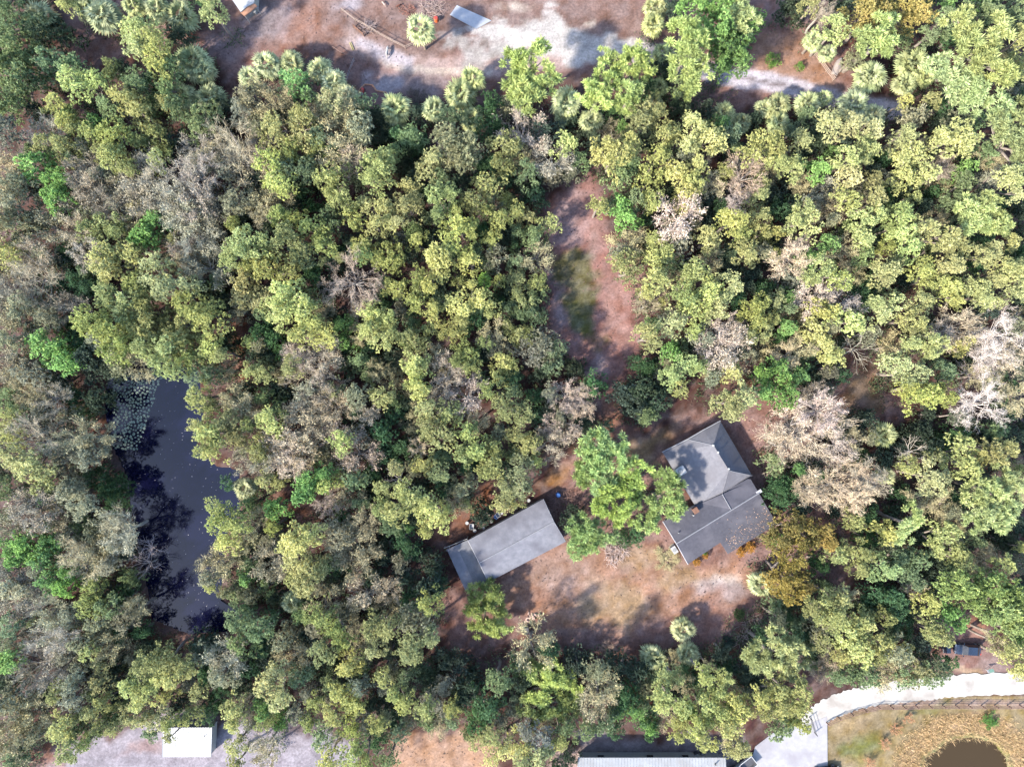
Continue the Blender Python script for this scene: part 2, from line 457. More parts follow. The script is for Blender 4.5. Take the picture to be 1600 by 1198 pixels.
def leaf_quads(pos, dirs, length, width, r, droop=0.0):
    """Diamond leaves starting at pos along dirs."""
    n = len(pos)
    side = unit(np.cross(dirs, r.normal(size=(n, 3))))
    l = (length * r.uniform(.65, 1.3, n))[:, None]; w = (width * r.uniform(.7, 1.25, n))[:, None]
    mid = pos + dirs * l * .5; tip = pos + dirs * l; tip[:, 2] -= droop * l[:, 0]
    return np.stack([pos, mid + side * w * .5, tip, mid - side * w * .5], 1).reshape(-1, 3)

def sphere_pts(n, r, zmin=-0.4):
    out = []
    while len(out) < n:
        v = unit(r.normal(size=(n * 3, 3)))
        out = list(out) + list(v[v[:, 2] > zmin])
    return np.array(out[:n])

def leafy_lobe(name, seed, sub=30, tufts=17, leaves=10, ll=.118, lw=.038, open_=1.0, flat=.8):
    """A crown lobe of unit radius: leaf sprays gathered in uneven clumps."""
    r = np.random.default_rng(seed)
    cz = r.uniform(-.45, .85, sub); ca_ = r.random() * 6.28 + np.arange(sub) * 2.4 + r.normal(size=sub) * .4
    cr = (.74 - .55 * np.maximum(cz, 0)) * r.uniform(.35, 1.22, sub) * open_
    c = np.stack([np.cos(ca_) * cr, np.sin(ca_) * cr, cz * flat * 1.25], -1)
    c = np.vstack([c, r.normal(size=(2, 3)) * .15])
    rad = r.uniform(.11, .235, len(c))
    V = []; T = []
    for k in range(len(c)):
        nt_ = max(7, int(tufts * (rad[k] / .19) ** 2))
        d = sphere_pts(nt_, r, -.45)
        p = c[k] + d * rad[k] * r.uniform(.6, 1.08, (nt_, 1))
        base = r.uniform(.25, .65)
        dd = np.repeat(d, leaves, 0)
        dd = unit(dd * .75 + r.normal(size=dd.shape) * .62 + np.array([0, 0, .12]))
        pp = np.repeat(p, leaves, 0) - dd * ll * .25
        V.append(leaf_quads(pp, dd, ll, lw, r, .12))
        tt = np.repeat(np.clip(base + r.normal(size=nt_) * .16, 0, 1), leaves) + r.normal(size=nt_ * leaves) * .12
        T.append(np.repeat(np.clip(tt, 0, 1), 4))
    V = np.vstack(V); T = np.concatenate(T)
    return tri_mesh(name, V, np.arange(len(V)).reshape(-1, 4), T, M['leaf'])

def branches(r, p, d, l, rad, depth, kids=3, spread=.75, up=.1, out=None):
    out = [] if out is None else out
    n = 2
    for i in range(n):
        d2 = unit(d + r.normal(size=3) * .16 + np.array([0, 0, up * .3]))
        q = p + d2 * l / n
        out.append((p, q, rad * (1 - .25 * i), rad * (.75 - .25 * i + .12), depth))
        p, d = q, d2
        if depth > 0:
            for k in range(kids if i == n - 1 else max(1, kids - 1)):
                dd = unit(d + r.normal(size=3) * spread + np.array([0, 0, up]))
                branches(r, p, dd, l * r.uniform(.58, .82), rad * .56, depth - 1, kids, spread, up, out)
    return out

def seg_mesh(segs, tint, r):
    V = []; F = []; T = []
    for (p, q, a, b_, dep) in segs:
        d = unit(q - p); s = unit(np.cross(d, r.normal(size=3))); u = np.cross(d, s)
        n = len(V)
        for cpt, w in ((p, a), (q, b_)):
            for k in range(3):
                t_ = 2 * math.pi * k / 3
                V.append(cpt + (s * math.cos(t_) + u * math.sin(t_)) * w)
        for k in range(3):
            j = (k + 1) % 3; F.append((n + k, n + j, n + 3 + j, n + 3 + k))
        T += [np.clip(tint + r.normal() * .1, 0, 1)] * 6
    return np.array(V), np.array(F), T

def twig_lobe(name, seed, fuzz=2200, leafy=300, fw=.013, fl=.22, lw=.042, br=.024, depth=2, kids=2):
    """A bare or thinning crown: radiating branches, many fine twigs, a few dry leaves."""
    r = np.random.default_rng(seed)
    segs = []
    for k in range(9):
        d = unit(np.array([math.cos(k * .698 + r.normal() * .2), math.sin(k * .698 + r.normal() * .2), r.uniform(.25, 1.1)]))
        branches(r, np.array([0, 0, -.45]), d, .62, br, depth, kids, .55, .12, segs)
    V, F, T = seg_mesh(segs, .85, r)
    ends = np.array([s[1] for s in segs]); dirs = np.array([unit(s[1] - s[0]) for s in segs])
    i = r.integers(0, len(ends), fuzz)
    dd = unit(dirs[i] + r.normal(size=(fuzz, 3)) * .7 + np.array([0, 0, .1]))
    pp = ends[i] - dirs[i] * r.uniform(0, .25, (fuzz, 1)) + r.normal(size=(fuzz, 3)) * .03
    Q = leaf_quads(pp, dd, fl, fw, r, .08)
    j = r.integers(0, len(ends), leafy)
    d3 = unit(r.normal(size=(leafy, 3)) + np.array([0, 0, .5]))
    Q2 = leaf_quads(ends[j] + r.normal(size=(leafy, 3)) * .08, d3, .12, lw, r)
    n = len(V)
    VV = np.vstack([V, Q, Q2])
    FF = np.vstack([F, n + np.arange(len(Q) + len(Q2)).reshape(-1, 4)])
    TT = np.concatenate([T, np.repeat(r.uniform(.25, .95, fuzz), 4), np.repeat(r.uniform(0, .5, leafy), 4)])
    return tri_mesh(name, VV, FF, TT, M['twig'])

def dead_lobe(name, seed):
    r = np.random.default_rng(seed)
    segs = []
    for k in range(7):
        a = k * .9 + r.normal() * .3
        d = unit(np.array([math.cos(a), math.sin(a), r.uniform(.1, .9)]))
        branches(r, np.array([0, 0, -.5]), d, .72, .026, 3, 2, .5, .05, segs)
    V, F, T = seg_mesh(segs, .75, r)
    return tri_mesh(name, V, F, T, M['twig'])

def pine_lobe(name, seed, puffs=18, needles=96):
    """Rounded needle puffs at the ends of short shoots."""
    r = np.random.default_rng(seed)
    c = sphere_pts(puffs, r, -.15) * r.uniform(.42, .9, (puffs, 1)); c[:, 2] *= .62
    c = np.vstack([c, [[0, 0, .45], [.2, -.1, .3], [-.2, .15, .25]]])
    V = []; T = []
    for k in range(len(c)):
        d = unit(sphere_pts(needles, r, -.25) + np.array([0, 0, .2]))
        V.append(leaf_quads(np.repeat(c[k][None], needles, 0) + d * .05 + r.normal(size=(needles, 3)) * .03, d, .215, .042, r, .10))
        T.append(np.repeat(np.clip(r.uniform(.3, .7) + r.normal(size=needles) * .14, 0, 1), 4))
    V = np.vstack(V)
    return tri_mesh(name, V, np.arange(len(V)).reshape(-1, 4), np.concatenate(T), M['leaf'])

def frond_mesh(name, seed, L_=2.0):
    """A fan leaf: a stalk and a fan of pleated, drooping segments, built along +X."""
    r = np.random.default_rng(seed); V = []; F = []; T = []
    st = .42 * L_
    def quad(a, b_, c_, d_, t_):
        n = len(V); V.extend([a, b_, c_, d_]); F.append((n, n + 1, n + 2, n + 3)); T.extend([t_] * 4)
    quad((0, -.03, 0), (st, -.02, .05), (st, .02, .05), (0, .03, 0), .8)
    ns = 13
    for k in range(ns):
        a = R(-78 + 156 * k / (ns - 1)) + r.normal() * .03
        ln = L_ * .62 * (1 - .25 * abs(k - 6) / 6) * r.uniform(.9, 1.1)
        w = .10
        dx, dy = math.cos(a), math.sin(a); sx, sy = -dy * w, dx * w
        p = np.array([st + .04 * dx, .04 * dy, .05]); zf = .04 if k % 2 else -.02
        mid = p + np.array([dx * ln * .6, dy * ln * .6, .03 + zf]); tip = p + np.array([dx * ln, dy * ln, -.20 - .1 * r.random()])
        t_ = float(np.clip(.45 + r.normal() * .16, 0, 1))
        quad(tuple(p), tuple(mid - np.array([sx, sy, .03])), tuple(mid + np.array([0, 0, .04])), tuple(mid + np.array([sx, sy, -.03])), t_)
        quad(tuple(mid - np.array([sx, sy, .03])), tuple(tip), tuple(mid + np.array([sx, sy, -.03])), tuple(mid + np.array([0, 0, .04])), min(1, t_ + .2))
    return tri_mesh(name, np.array(V), np.array(F), T, M['leaf'])

LEAFY = [leafy_lobe('leafy_crown', 100 + i, sub=27 + 3 * (i % 4), open_=1.0 + .04 * (i % 3)) for i in range(12)]
DENSE = [leafy_lobe('dense_crown', 200 + i, sub=36, tufts=18, leaves=9, ll=.11, lw=.050, open_=.95) for i in range(5)]
TWIG = [twig_lobe('bare_crown', 300 + i) for i in range(7)]
BIG = [twig_lobe('wide_bare_crown', 330 + i, 4200, 0, .006, .15, br=.016, depth=3) for i in range(2)]
HALF = [twig_lobe('thin_crown', 350 + i, 1400, 1500, lw=.040) for i in range(5)]
DEAD = [dead_lobe('dead_crown', 400 + i) for i in range(5)]
PINE = [pine_lobe('pine_crown', 500 + i) for i in range(6)]
FROND = [frond_mesh('fan_leaf', 600 + i) for i in range(4)]

# ------------------------------------------------------------------ where the trees stand (crowns read off the photograph, quarter pixels per tile)
TILES = {
(0, 0): "g60,60,80 P250,110,110 g110,200,110 d330,220,130 P640,90,120 P530,60,80 o430,40,60 P830,30,80 P980,50,90 P1130,100,110 o1310,60,80 o850,220,90 o930,190,80 o880,310,90 o980,280,80 o1000,390,90 d1150,250,90 P1210,390,120 P1270,440,90 g1090,440,90 g130,350,120 g60,480,130 g190,560,140 g310,400,90 g450,430,90 o480,530,100 o620,540,80 o710,450,70 g870,520,90 o780,610,70 o850,660,80 o900,760,90 g690,660,70 g1060,570,80 P1130,600,100 P1310,610,100 o1040,640,60 g1110,700,80 g1260,760,120 o370,690,80 o410,770,60 o500,830,70 v600,780,60 o600,850,80 o750,850,100 o880,890,70 o1000,880,80 d1120,900,80 g90,680,110 k60,850,110 t290,820,80 o310,920,80 o440,950,90 g470,1000,60 k560,950,70 o660,960,70 o760,1010,100 o820,1060,60 o1010,1010,70 d920,980,70 v260,1060,110 v370,1140,90 k60,1080,120 k130,1150,80 t560,1060,100 t530,1150,80 k650,1100,80 t760,1140,80 t900,1100,100 t1100,1120,120 t1240,1080,90 k1300,990,70 t1240,930,80 t1480,900,130 t1560,1040,110 k1430,1100,90 t1380,1010,70 k1560,600,80 P1560,480,80 k1520,700,80 d1400,820,80 t1580,760,70 d1350,760,80",
(400, 0): "P1024,175,100 P70,400,100 P220,390,80 v260,530,110 P400,440,90 P480,510,90 P570,600,80 k60,640,110 k130,620,80 o480,650,90 g340,600,80 t360,680,50 o270,710,60 o150,830,110 k30,800,80 o300,800,110 k470,760,110 k640,810,120 k560,700,90 g430,900,100 o370,920,80 t30,900,60 k540,960,100 o100,1020,100 g200,1080,100 o250,960,80 g330,1080,90 o150,1150,90 o500,1140,120 t620,1000,80 d60,1120,80 g680,650,70 P870,680,110 P860,770,90 P1110,680,90 P1280,590,110 P1350,490,90 P1350,740,90 g1230,730,70 g980,860,90 e990,920,60 k1200,900,120 k1320,960,110 t1200,960,60 k1250,1000,90 e890,860,70 d800,820,80 g870,970,70 o770,1050,110 o820,1010,70 g690,1050,60 o740,1140,80 o1110,1060,100 g1180,1140,90 o950,1160,60 e1040,900,60 e1450,800,90 e1470,680,90 e1530,820,60 o1550,930,100 o1540,1040,70 e1450,1050,90 o1450,1160,90 d1000,720,60",
(800, 0): "p40,400,100 p150,370,100 p60,520,110 p180,510,100 p110,620,110 P900,50,90 P890,150,80 p1090,230,110 p1040,190,80 p1120,330,90 p1080,420,100 p1150,500,90 p1080,560,70 v1150,60,110 v1290,60,100 v1340,330,130 v1250,210,110 v1460,210,90 v1290,430,80 v1420,400,80 v1510,130,70 p1400,70,90 p1460,130,80 p1390,150,70 t1390,230,60 p600,340,60 p760,340,80 p800,430,90 p690,450,90 p600,500,90 p480,580,80 p540,620,90 p730,560,90 p720,640,80 P940,330,70 d930,460,80 P920,540,70 P890,640,70 P340,640,110 P500,750,85 P320,730,70 d200,850,110 d370,760,60 t70,830,110 o320,920,80 g420,1020,60 t250,1020,90 k60,1000,70 g90,1080,80 d180,1100,80 o20,940,60 o800,760,110 o900,720,70 v690,800,50 t620,830,60 o560,940,80 o640,1000,110 g720,1020,90 g680,1130,100 o740,920,80 o920,980,80 o960,850,80 o1120,790,90 g1050,580,80 d1040,680,80 d1200,720,80 v1300,780,60 P1320,710,80 P1440,760,70 g1360,860,80 o1240,890,100 o1100,920,80 k1080,1020,90 o1140,1040,70 t1200,1010,50 o860,1110,90 o1020,1100,90 o1130,1130,80 o1320,1090,70 o1530,930,120 P1580,670,60 k1250,1150,70 t1440,1110,110 o1560,1160,60 d1400,970,80 g1200,800,50 d1500,760,70",
(1200, 0): "d130,70,110 o270,30,60 t340,80,60 d430,60,90 q560,130,100 q640,60,100 q700,140,90 q900,110,120 q780,60,90 o410,190,90 P290,250,70 P380,330,60 p700,190,100 p600,270,90 p740,280,80 k530,370,60 P640,480,110 P910,400,120 P860,520,80 P990,480,70 g1070,160,90 p1180,120,100 g1330,110,110 p1400,230,110 p1250,300,110 v1120,30,50 v1330,20,90 g1500,100,110 o1550,250,90 p1350,400,110 p1160,540,110 p1260,560,100 p1440,470,100 p1260,650,90 p1080,430,90 o1560,430,80 g1000,240,60 o1000,640,60 o850,640,50 P60,660,90 P70,760,80 P250,650,90 P350,610,60 P540,650,100 P660,720,80 o380,780,90 g230,730,60 o510,790,80 o630,810,80 k900,760,90 o850,850,80 k780,900,60 o600,920,90 o580,990,70 o30,900,80 o210,880,70 o60,1020,70 o150,1050,80 v310,1070,80 v400,950,50 o470,1010,80 o1050,880,80 o1180,880,110 k1180,770,70 o850,1000,100 o950,1080,90 k880,930,70 t1060,1060,70 t1100,1010,50 v1220,1070,80 o820,1120,80 g1180,1160,80 p1430,680,100 p1400,800,100 p1540,730,100 p1530,860,90 p1560,960,80 p1550,1060,80 g1350,960,70 k1400,980,70 k1350,1130,90 o1480,1110,80 o500,1120,80 o650,1130,60 o1540,1150,60 d130,1140,70 d640,1060,60",
(0, 300): "k130,60,110 v380,40,100 t330,230,100 k100,230,130 o60,380,90 t200,420,100 k40,120,80 t250,560,120 e440,370,70 e500,550,70 e580,610,80 k300,400,80 t90,600,90 t60,690,80 k200,740,110 k150,820,100 k320,800,80 t450,730,80 v310,970,110 v440,1080,90 v420,990,80 k80,950,110 t60,1050,100 k250,1130,110 k130,1150,60 d600,1050,120 d700,1130,80 d620,940,70 t570,60,110 k570,140,60 t680,80,100 t800,60,100 t900,40,90 k880,150,80 o700,190,90 o580,240,80 t500,250,80 t560,400,80 o740,260,70 o690,390,110 o700,490,90 o830,400,90 v930,280,90 v970,180,80 t1090,60,100 t1240,40,110 t1350,80,90 t1150,170,100 t1300,170,90 t1220,280,120 t1160,360,80 o1080,290,40 k1050,450,60 o980,490,110 o840,560,80 k1130,470,50 o1060,600,100 o1190,580,70 t1290,480,110 k1230,420,80 d1300,620,90 o690,650,90 o800,720,110 o960,740,110 o1180,710,100 o1300,790,110 o600,800,110 o720,880,120 o850,850,110 o1000,850,110 o1150,850,120 k650,930,80 o780,980,110 k760,1060,90 o930,970,90 o1080,980,120 o1220,990,100 o1330,950,80 k860,1080,80 o1050,1080,90 o1380,1020,60 o1160,1060,80 o1450,420,80 o1540,330,100 g1380,540,70 o1550,560,90 o1540,660,80 o1570,430,80 k1480,70,90 o1470,200,60 d1540,160,80 g1260,1150,90 o1580,940,60 o1570,1120,60 d1380,700,80 g1330,1130,60 k1410,1120,50 k1330,350,70",
(400, 300): "k40,80,80 t40,160,60 k160,30,80 o160,180,80 o250,170,70 e370,100,60 o370,240,90 g480,180,90 o30,350,90 o220,320,110 g290,390,80 o440,340,70 o90,480,100 o210,510,70 o290,450,60 e380,530,80 d450,600,80 t610,570,130 o530,410,40 o430,430,40 o550,50,100 o480,20,60 o620,170,80 o700,80,70 o760,220,70 o810,120,80 o830,190,60 o950,90,100 o1000,60,50 o890,190,50 g990,240,70 o1020,300,60 o670,350,80 g680,390,70 g800,320,50 o860,370,80 o860,440,80 o780,430,70 e800,560,55 o890,600,80 o1150,60,100 o1140,130,50 o1220,20,60 o1250,250,110 o1340,230,60 o1370,60,80 o1300,80,40 o1440,130,60 o1540,180,80 o1560,60,60 o1250,130,50 o1150,410,100 o1130,490,80 g1210,370,70 o1330,450,70 g1380,390,60 o1460,300,60 k1500,400,80 o1270,560,50 v1430,550,50 o1520,560,50 o1350,580,40 o1010,540,70 o1000,690,70 o1030,620,60 o1100,740,70 g1160,690,60 o1080,590,60 o1280,720,90 o1390,660,80 o1470,740,60 g1380,740,60 o1240,860,70 o1160,870,60 o1290,830,60 k1480,900,80 o1570,850,60 o1430,940,50 o1330,1000,80 o1260,1040,60 o1340,1090,70 o1550,1060,80 o1520,1150,60 t1210,1110,80 k1120,1040,80 o1000,1080,90 o1010,1170,80 k930,1040,50 o990,930,90 g930,940,50 o860,880,80 o790,930,70 o730,860,80 o730,760,80 o830,790,60 o680,880,50 k660,900,60 v560,830,70 v580,950,70 e970,750,40 g980,820,60 e700,1000,60 t650,740,60 o190,650,100 v200,620,60 o160,740,100 o300,740,110 g330,660,80 k430,740,60 o60,680,90 g60,740,70 e60,870,90 e130,900,80 e180,1000,60 o290,890,90 o370,830,60 o430,900,80 t320,1000,100 t380,1090,130 t250,1020,60 o230,1090,80 k180,1130,60 t440,1010,80 d600,1090,80 d760,1100,80 d550,1050,70 g640,1050,60 k20,960,60 o50,1140,60 k770,1120,60 g700,1150,60 o1080,850,50",
(800, 300): "o20,120,60 o90,150,60 o230,190,70 g150,300,90 g30,260,50 e20,340,40 k150,400,80 g30,430,60 o40,550,70 o170,560,70 o30,640,50 o100,700,70 g150,770,70 g60,760,60 o30,890,70 o110,910,60 k200,950,110 g240,1060,100 k130,1000,90 g280,980,60 o0,1090,50 d180,1130,80 o540,90,70 v670,100,80 v720,190,80 g620,90,60 g760,60,80 o880,60,80 o1080,40,90 t1040,170,110 k1120,170,70 k990,200,60 k720,320,80 o690,430,90 o740,520,80 k660,380,60 o880,290,60 o950,370,90 o880,440,90 g960,450,70 o900,570,100 o830,620,50 k1040,330,90 g1060,280,60 o1230,300,90 o1150,490,80 o1090,540,60 o1350,190,90 o1420,170,60 o1460,390,90 o1440,270,60 o1540,150,70 t1400,50,70 o1530,40,70 o1550,250,70 k1250,430,60 o1370,580,80 o1200,640,110 o1100,640,90 o1130,740,100 o1260,740,90 o1310,660,60 k1000,740,80 t840,700,60 v880,830,60 o830,870,80 o980,830,90 o880,950,60 v990,1000,80 g1060,960,50 t1320,890,90 t1250,960,90 t1330,980,110 k1180,900,80 o1130,860,60 o1500,730,70 o1520,820,80 o1480,900,60 o1550,700,60 t1420,870,60 k1450,1010,70 o1070,1090,80 o1160,1090,60 k1260,1060,80 o1350,1130,80 k1250,1160,70 o1000,1160,60 v1560,1140,60 o1570,880,60 t1380,1060,80 e780,1060,50 k1570,380,60 d1480,520,70 o930,690,40",
(1200, 300): "e50,110,80 o30,250,60 o210,110,70 o240,210,90 o150,200,60 k380,90,80 o490,50,80 o580,190,90 o640,60,80 o680,130,60 o580,290,80 k400,180,50 o830,150,80 o750,240,60 o840,260,80 o730,340,60 o870,350,80 o980,230,80 o890,50,50 k1030,170,60 o1090,290,80 p1250,110,90 p1350,90,90 p1270,210,90 p1420,200,90 p1340,180,80 g1130,60,70 o1200,350,80 o1120,340,50 o1540,20,50 o1390,370,70 o1510,320,60 o1330,420,60 t120,420,100 t190,330,50 v370,330,70 v250,410,60 o40,400,50 k460,370,80 o570,420,70 o330,470,80 o430,540,90 k540,500,60 o260,540,60 o690,490,90 o720,550,60 o790,440,50 o960,480,80 o1000,560,80 o1120,470,80 o1080,600,90 o1150,660,70 o1270,590,90 o1330,670,70 o1450,490,90 o1540,500,80 o1530,620,90 o1400,560,60 o1400,700,60 o40,670,60 v120,650,60 g100,740,70 v120,850,60 o20,800,50 t270,670,90 t430,690,110 o330,750,90 o470,790,90 k250,800,60 k380,830,80 o690,770,90 o650,690,60 g760,650,60 o780,700,70 o950,690,80 o900,800,80 o910,880,60 t1150,850,110 t1080,900,70 D1430,900,150 D1380,1020,120 t1510,1030,80 k1530,850,80 o1180,960,70 o1000,950,100 o880,950,60 o280,890,90 o330,960,80 k250,960,70 o400,1040,70 D540,990,90 k770,980,80 o790,1080,90 o900,1140,80 g1060,1110,90 o850,1180,60 o1000,1010,50 d1190,1050,70 D1250,1120,60 k1330,1160,80 t120,1030,70 v60,1120,90 v180,1140,70 e470,1150,50 k370,1120,60 k620,890,70 o560,830,50 e1580,1030,50 d830,560,60",
(0, 600): "d640,90,100 g60,90,80 k180,60,80 t330,90,80 k300,170,80 o60,180,60 o70,260,60 t240,360,130 o110,340,80 k370,300,80 t500,350,110 o60,430,60 o150,480,80 o250,520,110 o300,600,90 k400,480,90 k560,440,90 k620,350,80 e640,590,90 e720,640,90 e740,710,80 d50,560,80 g60,660,80 d180,660,70 k450,700,100 k430,640,60 t210,780,110 t150,810,60 k340,830,80 g330,870,50 k530,760,90 t730,880,90 t780,940,90 k600,920,70 k60,800,60 t50,920,70 v60,1010,90 v190,1000,110 v330,990,80 v300,1090,90 v120,1080,80 v440,1170,60 k430,940,70 t470,1070,80 t540,1130,90 k640,1050,80 k700,1120,80 t80,1160,80 k250,1160,60 D930,1020,60 D915,1120,70 k720,1010,60 d820,1040,60 o1260,80,90 g1320,140,50 o1260,270,80 o1340,300,100 o1330,400,90 o1430,240,80 o1480,330,80 k1520,180,80 k1470,100,70 t1530,480,70 e1430,620,50 P1530,650,80 g1570,760,70 o1360,760,70 o1400,860,100 o1500,870,80 o1440,980,80 k1550,960,70 k1420,1100,90 k1330,1150,70 g1560,1110,50 d1520,50,80 o1560,250,60 k1540,400,60",
(400, 600): "d170,50,90 k320,40,80 o490,40,70 k640,80,90 o110,230,90 g110,150,70 g60,60,60 t330,170,110 t500,150,90 t700,190,70 t330,280,110 t200,400,110 t480,290,70 t430,80,60 o30,370,60 t60,500,80 o30,440,70 t210,500,70 o540,360,80 k620,330,80 t640,440,100 t300,440,80 k430,430,80 k510,500,70 v350,600,90 v300,680,80 o450,620,80 v430,560,60 o70,600,70 o160,600,60 t450,750,70 g620,580,90 k580,680,80 v130,770,80 o110,890,60 k30,820,50 t520,660,50 e820,270,110 e780,420,80 e920,400,80 o800,80,80 e870,180,60 o1030,40,80 t1170,60,80 t1320,80,100 o1450,40,60 o1550,150,80 o1080,150,80 k1020,180,60 o1230,190,80 o1080,260,80 o1160,340,90 o1320,300,80 o1380,400,80 o1290,430,70 k1380,240,60 o1490,400,70 o1480,500,80 o1440,550,60 k1520,300,60 o870,520,60 t1010,400,50 D880,590,70 o800,650,60 o930,660,70 o1150,560,70 o1050,500,70 k990,530,60 o770,770,60 o880,790,90 o960,720,80 o1120,800,100 o1060,740,60 o1180,830,70 k1250,740,60 o1310,760,50 o1060,910,50 g850,870,80 v960,890,40 e920,960,70 k1300,640,90 d700,650,80 e740,540,60 o1560,650,70 o1540,760,60 g650,740,60 k700,850,80 o270,970,110 o350,930,70 o200,1010,60 o240,1090,80 o330,1150,90 o430,1120,70 k540,930,110 k600,1010,110 k650,1100,110 k480,960,70 t110,1110,90 d50,1010,90 k900,1120,60 d760,1020,60 k100,960,60 k60,1170,60",
(800, 600): "o60,200,80 t330,70,80 t440,100,80 k230,60,60 t250,250,60 t360,250,80 k310,200,60 o40,330,70 o110,370,80 t250,370,90 k180,330,50 o70,510,90 o50,640,80 o160,470,50 o30,740,50 g590,270,50 p480,400,100 p600,370,100 p540,480,100 p670,450,90 p460,570,80 p560,600,90 p600,700,100 p700,680,90 p780,570,90 p690,780,90 p560,770,80 p860,760,90 p850,870,80 p990,650,90 p960,570,70 p1010,760,80 p480,900,90 p400,920,80 p420,1020,70 p560,950,80 p500,1010,60 d700,70,90 d800,40,90 d760,150,100 d880,110,100 g840,200,70 o1340,110,90 o1430,90,90 o1390,170,70 v1560,50,80 o1050,30,60",
(1200, 600): "v90,60,100 t290,40,60 t230,300,190 t150,250,100 t330,180,110 t100,380,80 t440,400,80 k520,350,60 P720,320,90 k620,330,60 v190,530,50 v320,570,40 t470,620,120 t330,660,100 t620,600,100 t560,700,80 t240,650,70 P740,570,70 e80,610,80 e60,700,80 e130,660,70 o930,60,110 o1080,60,80 o860,30,60 D1320,120,140 k1540,80,80 k1170,200,60 g1400,290,80 o1200,400,90 o1210,530,90 o870,510,60 o1020,590,100 o1050,450,60 o1400,420,90 o1500,390,60 o1310,450,60 D900,420,70 p1440,580,90 p1520,640,80 p1300,690,90 p1390,680,90 p1480,740,90 p1330,800,90 p1430,850,90 p1280,870,60 o1550,530,50 k960,720,80 k1080,740,70 k1130,800,60 p850,900,80 p900,820,70 o530,850,70 o700,920,80 e620,810,70 o1060,920,90 k1150,870,60 q130,870,100 q60,960,90 q230,950,100 q330,900,70 q130,1070,100 q350,980,70 o430,1060,80 o560,1050,80 o560,1150,60 g800,1080,90 g720,1140,90 g930,1090,80 g850,1150,80 o1160,1050,80 o1210,1110,70 k1350,1080,70 o1440,1130,80 o1580,1020,50 k1300,1170,60 k740,1000,60 g1250,960,80 o1040,1020,60 d1440,960,80 k1150,960,50",
(0, 898): "k60,60,90 v330,30,90 v420,60,80 o590,80,70 t270,60,60 k150,90,70 g90,310,80 o220,280,40 t110,180,80 t230,170,80 t330,210,80 k470,230,80 o570,190,80 g700,190,80 k800,260,90 k640,280,90 k850,200,60 t340,320,80 k560,380,100 t400,380,80 t290,420,90 v80,530,80 v30,500,50 k60,410,70 t260,560,110 k430,480,80 o560,480,60 k680,450,80 t370,630,90 o380,710,70 k500,640,90 k480,760,80 o630,560,60 o640,660,70 o900,560,80 o1010,510,80 o1090,530,80 o1070,620,80 o1170,580,70 o850,680,80 o890,760,80 o960,680,60 o660,790,60 o1060,750,60 o820,860,70 o910,890,70 o1000,880,80 o1090,900,60 o570,850,60 d60,650,80 k100,760,110 k220,830,100 k80,880,100 d290,780,60 k60,1010,100 k200,980,90 g140,1080,90 k60,1140,80 o420,930,90 g390,980,60 g520,960,80 o460,1090,80 o560,1030,60 o640,940,60 o720,950,50 g950,990,50 o1060,1010,40 d1300,420,100 k1290,480,80 t1430,500,90 g1500,270,80 g1530,420,90 e1550,200,60 k1300,20,60 o1320,60,50 k1430,90,60 v1540,30,40 k1400,620,80 o1250,720,60 d1500,620,80 e1400,720,60 o1210,860,60 e1310,870,60 o1480,830,80 k1550,820,60 o1470,920,60 o1490,1050,70 o1470,1160,60 k1570,920,50 d1520,720,70",
(400, 898): "o330,40,100 o230,20,60 P220,170,75 k430,150,90 t690,110,90 t830,90,60 k640,180,60 d1090,70,100 e1130,60,60 o1090,170,80 o410,250,90 k380,320,70 o480,330,60 o550,390,70 o740,310,80 o850,310,90 k960,270,80 k1050,300,90 o980,420,110 o960,490,80 o1090,380,70 o740,450,60 o580,540,80 k650,490,60 o420,470,80 k250,500,90 o140,600,70 g60,320,100 e100,250,60 e60,420,90 k160,400,80 d80,530,70 g280,620,70 o90,690,90 v60,820,80 o160,760,80 o60,900,60 v160,910,60 k260,850,70 o370,790,60 k330,720,60 o520,720,60 o590,770,80 o620,810,60 o480,860,70 g480,660,70 k650,680,70 o790,640,60 k800,700,50 o870,740,60 g940,640,70 o1050,820,80 o930,790,70 k1130,780,80 o1230,820,60 k1170,680,60 d1060,580,80 d1340,660,100 d1300,740,90 e1430,780,100 e1390,880,90 d1170,520,70 g1520,640,90 o590,950,70 g420,990,80 o330,910,60 k680,920,60 o760,930,60 k820,880,50 g900,980,60 k1000,900,60 k1130,950,50 o640,1050,60 o610,1130,80 g830,1140,70 t60,1050,80 k60,1140,60 o1400,1020,70 o1480,990,60 o1560,1090,60 o1480,1130,60 g1330,980,50 k520,1000,40 o470,1150,80 o700,1170,60 p1390,120,80 p1490,110,80 p1380,230,80 p1440,310,90 p1530,300,70 p1470,210,80",
(800, 898): "k130,440,110 e230,450,80 e60,560,70 p120,600,90 p240,620,90 p180,720,90 p320,660,80 p120,830,90 p250,820,90 p360,800,80 p400,700,70 d60,640,80 d400,540,90 k530,580,80 k560,680,90 k520,780,90 e690,720,90 e730,790,80 v650,840,60 v760,850,60 e850,920,80 g560,880,90 g450,960,80 e640,960,60 v860,940,60 d650,550,90 d770,590,80 P1070,340,85 P880,520,88 P1100,490,80 e1070,590,40 o960,620,60 o1020,640,60 o930,730,80 o950,800,60 o1050,800,80 v1100,840,60 o1200,600,70 k1230,560,40 o1280,700,70 o1200,780,80 o1280,820,80 o1390,790,100 k1350,720,50 o1340,930,90 o1220,880,70 o1150,930,80 o1050,900,60 o1040,980,60 o1180,1010,70 o1260,1060,40 o1390,1080,70 o1440,1060,60 k1350,1010,50 d1440,600,70 p1500,480,90 p1560,560,80 P1560,60,88 o1460,820,60 o1560,760,70 o1570,850,60 o60,1060,80 o160,1120,80 g230,1060,60 k180,1010,80 o300,1030,60 o60,1160,60 k80,960,60 g340,950,60 o1330,640,50 k1080,690,50",
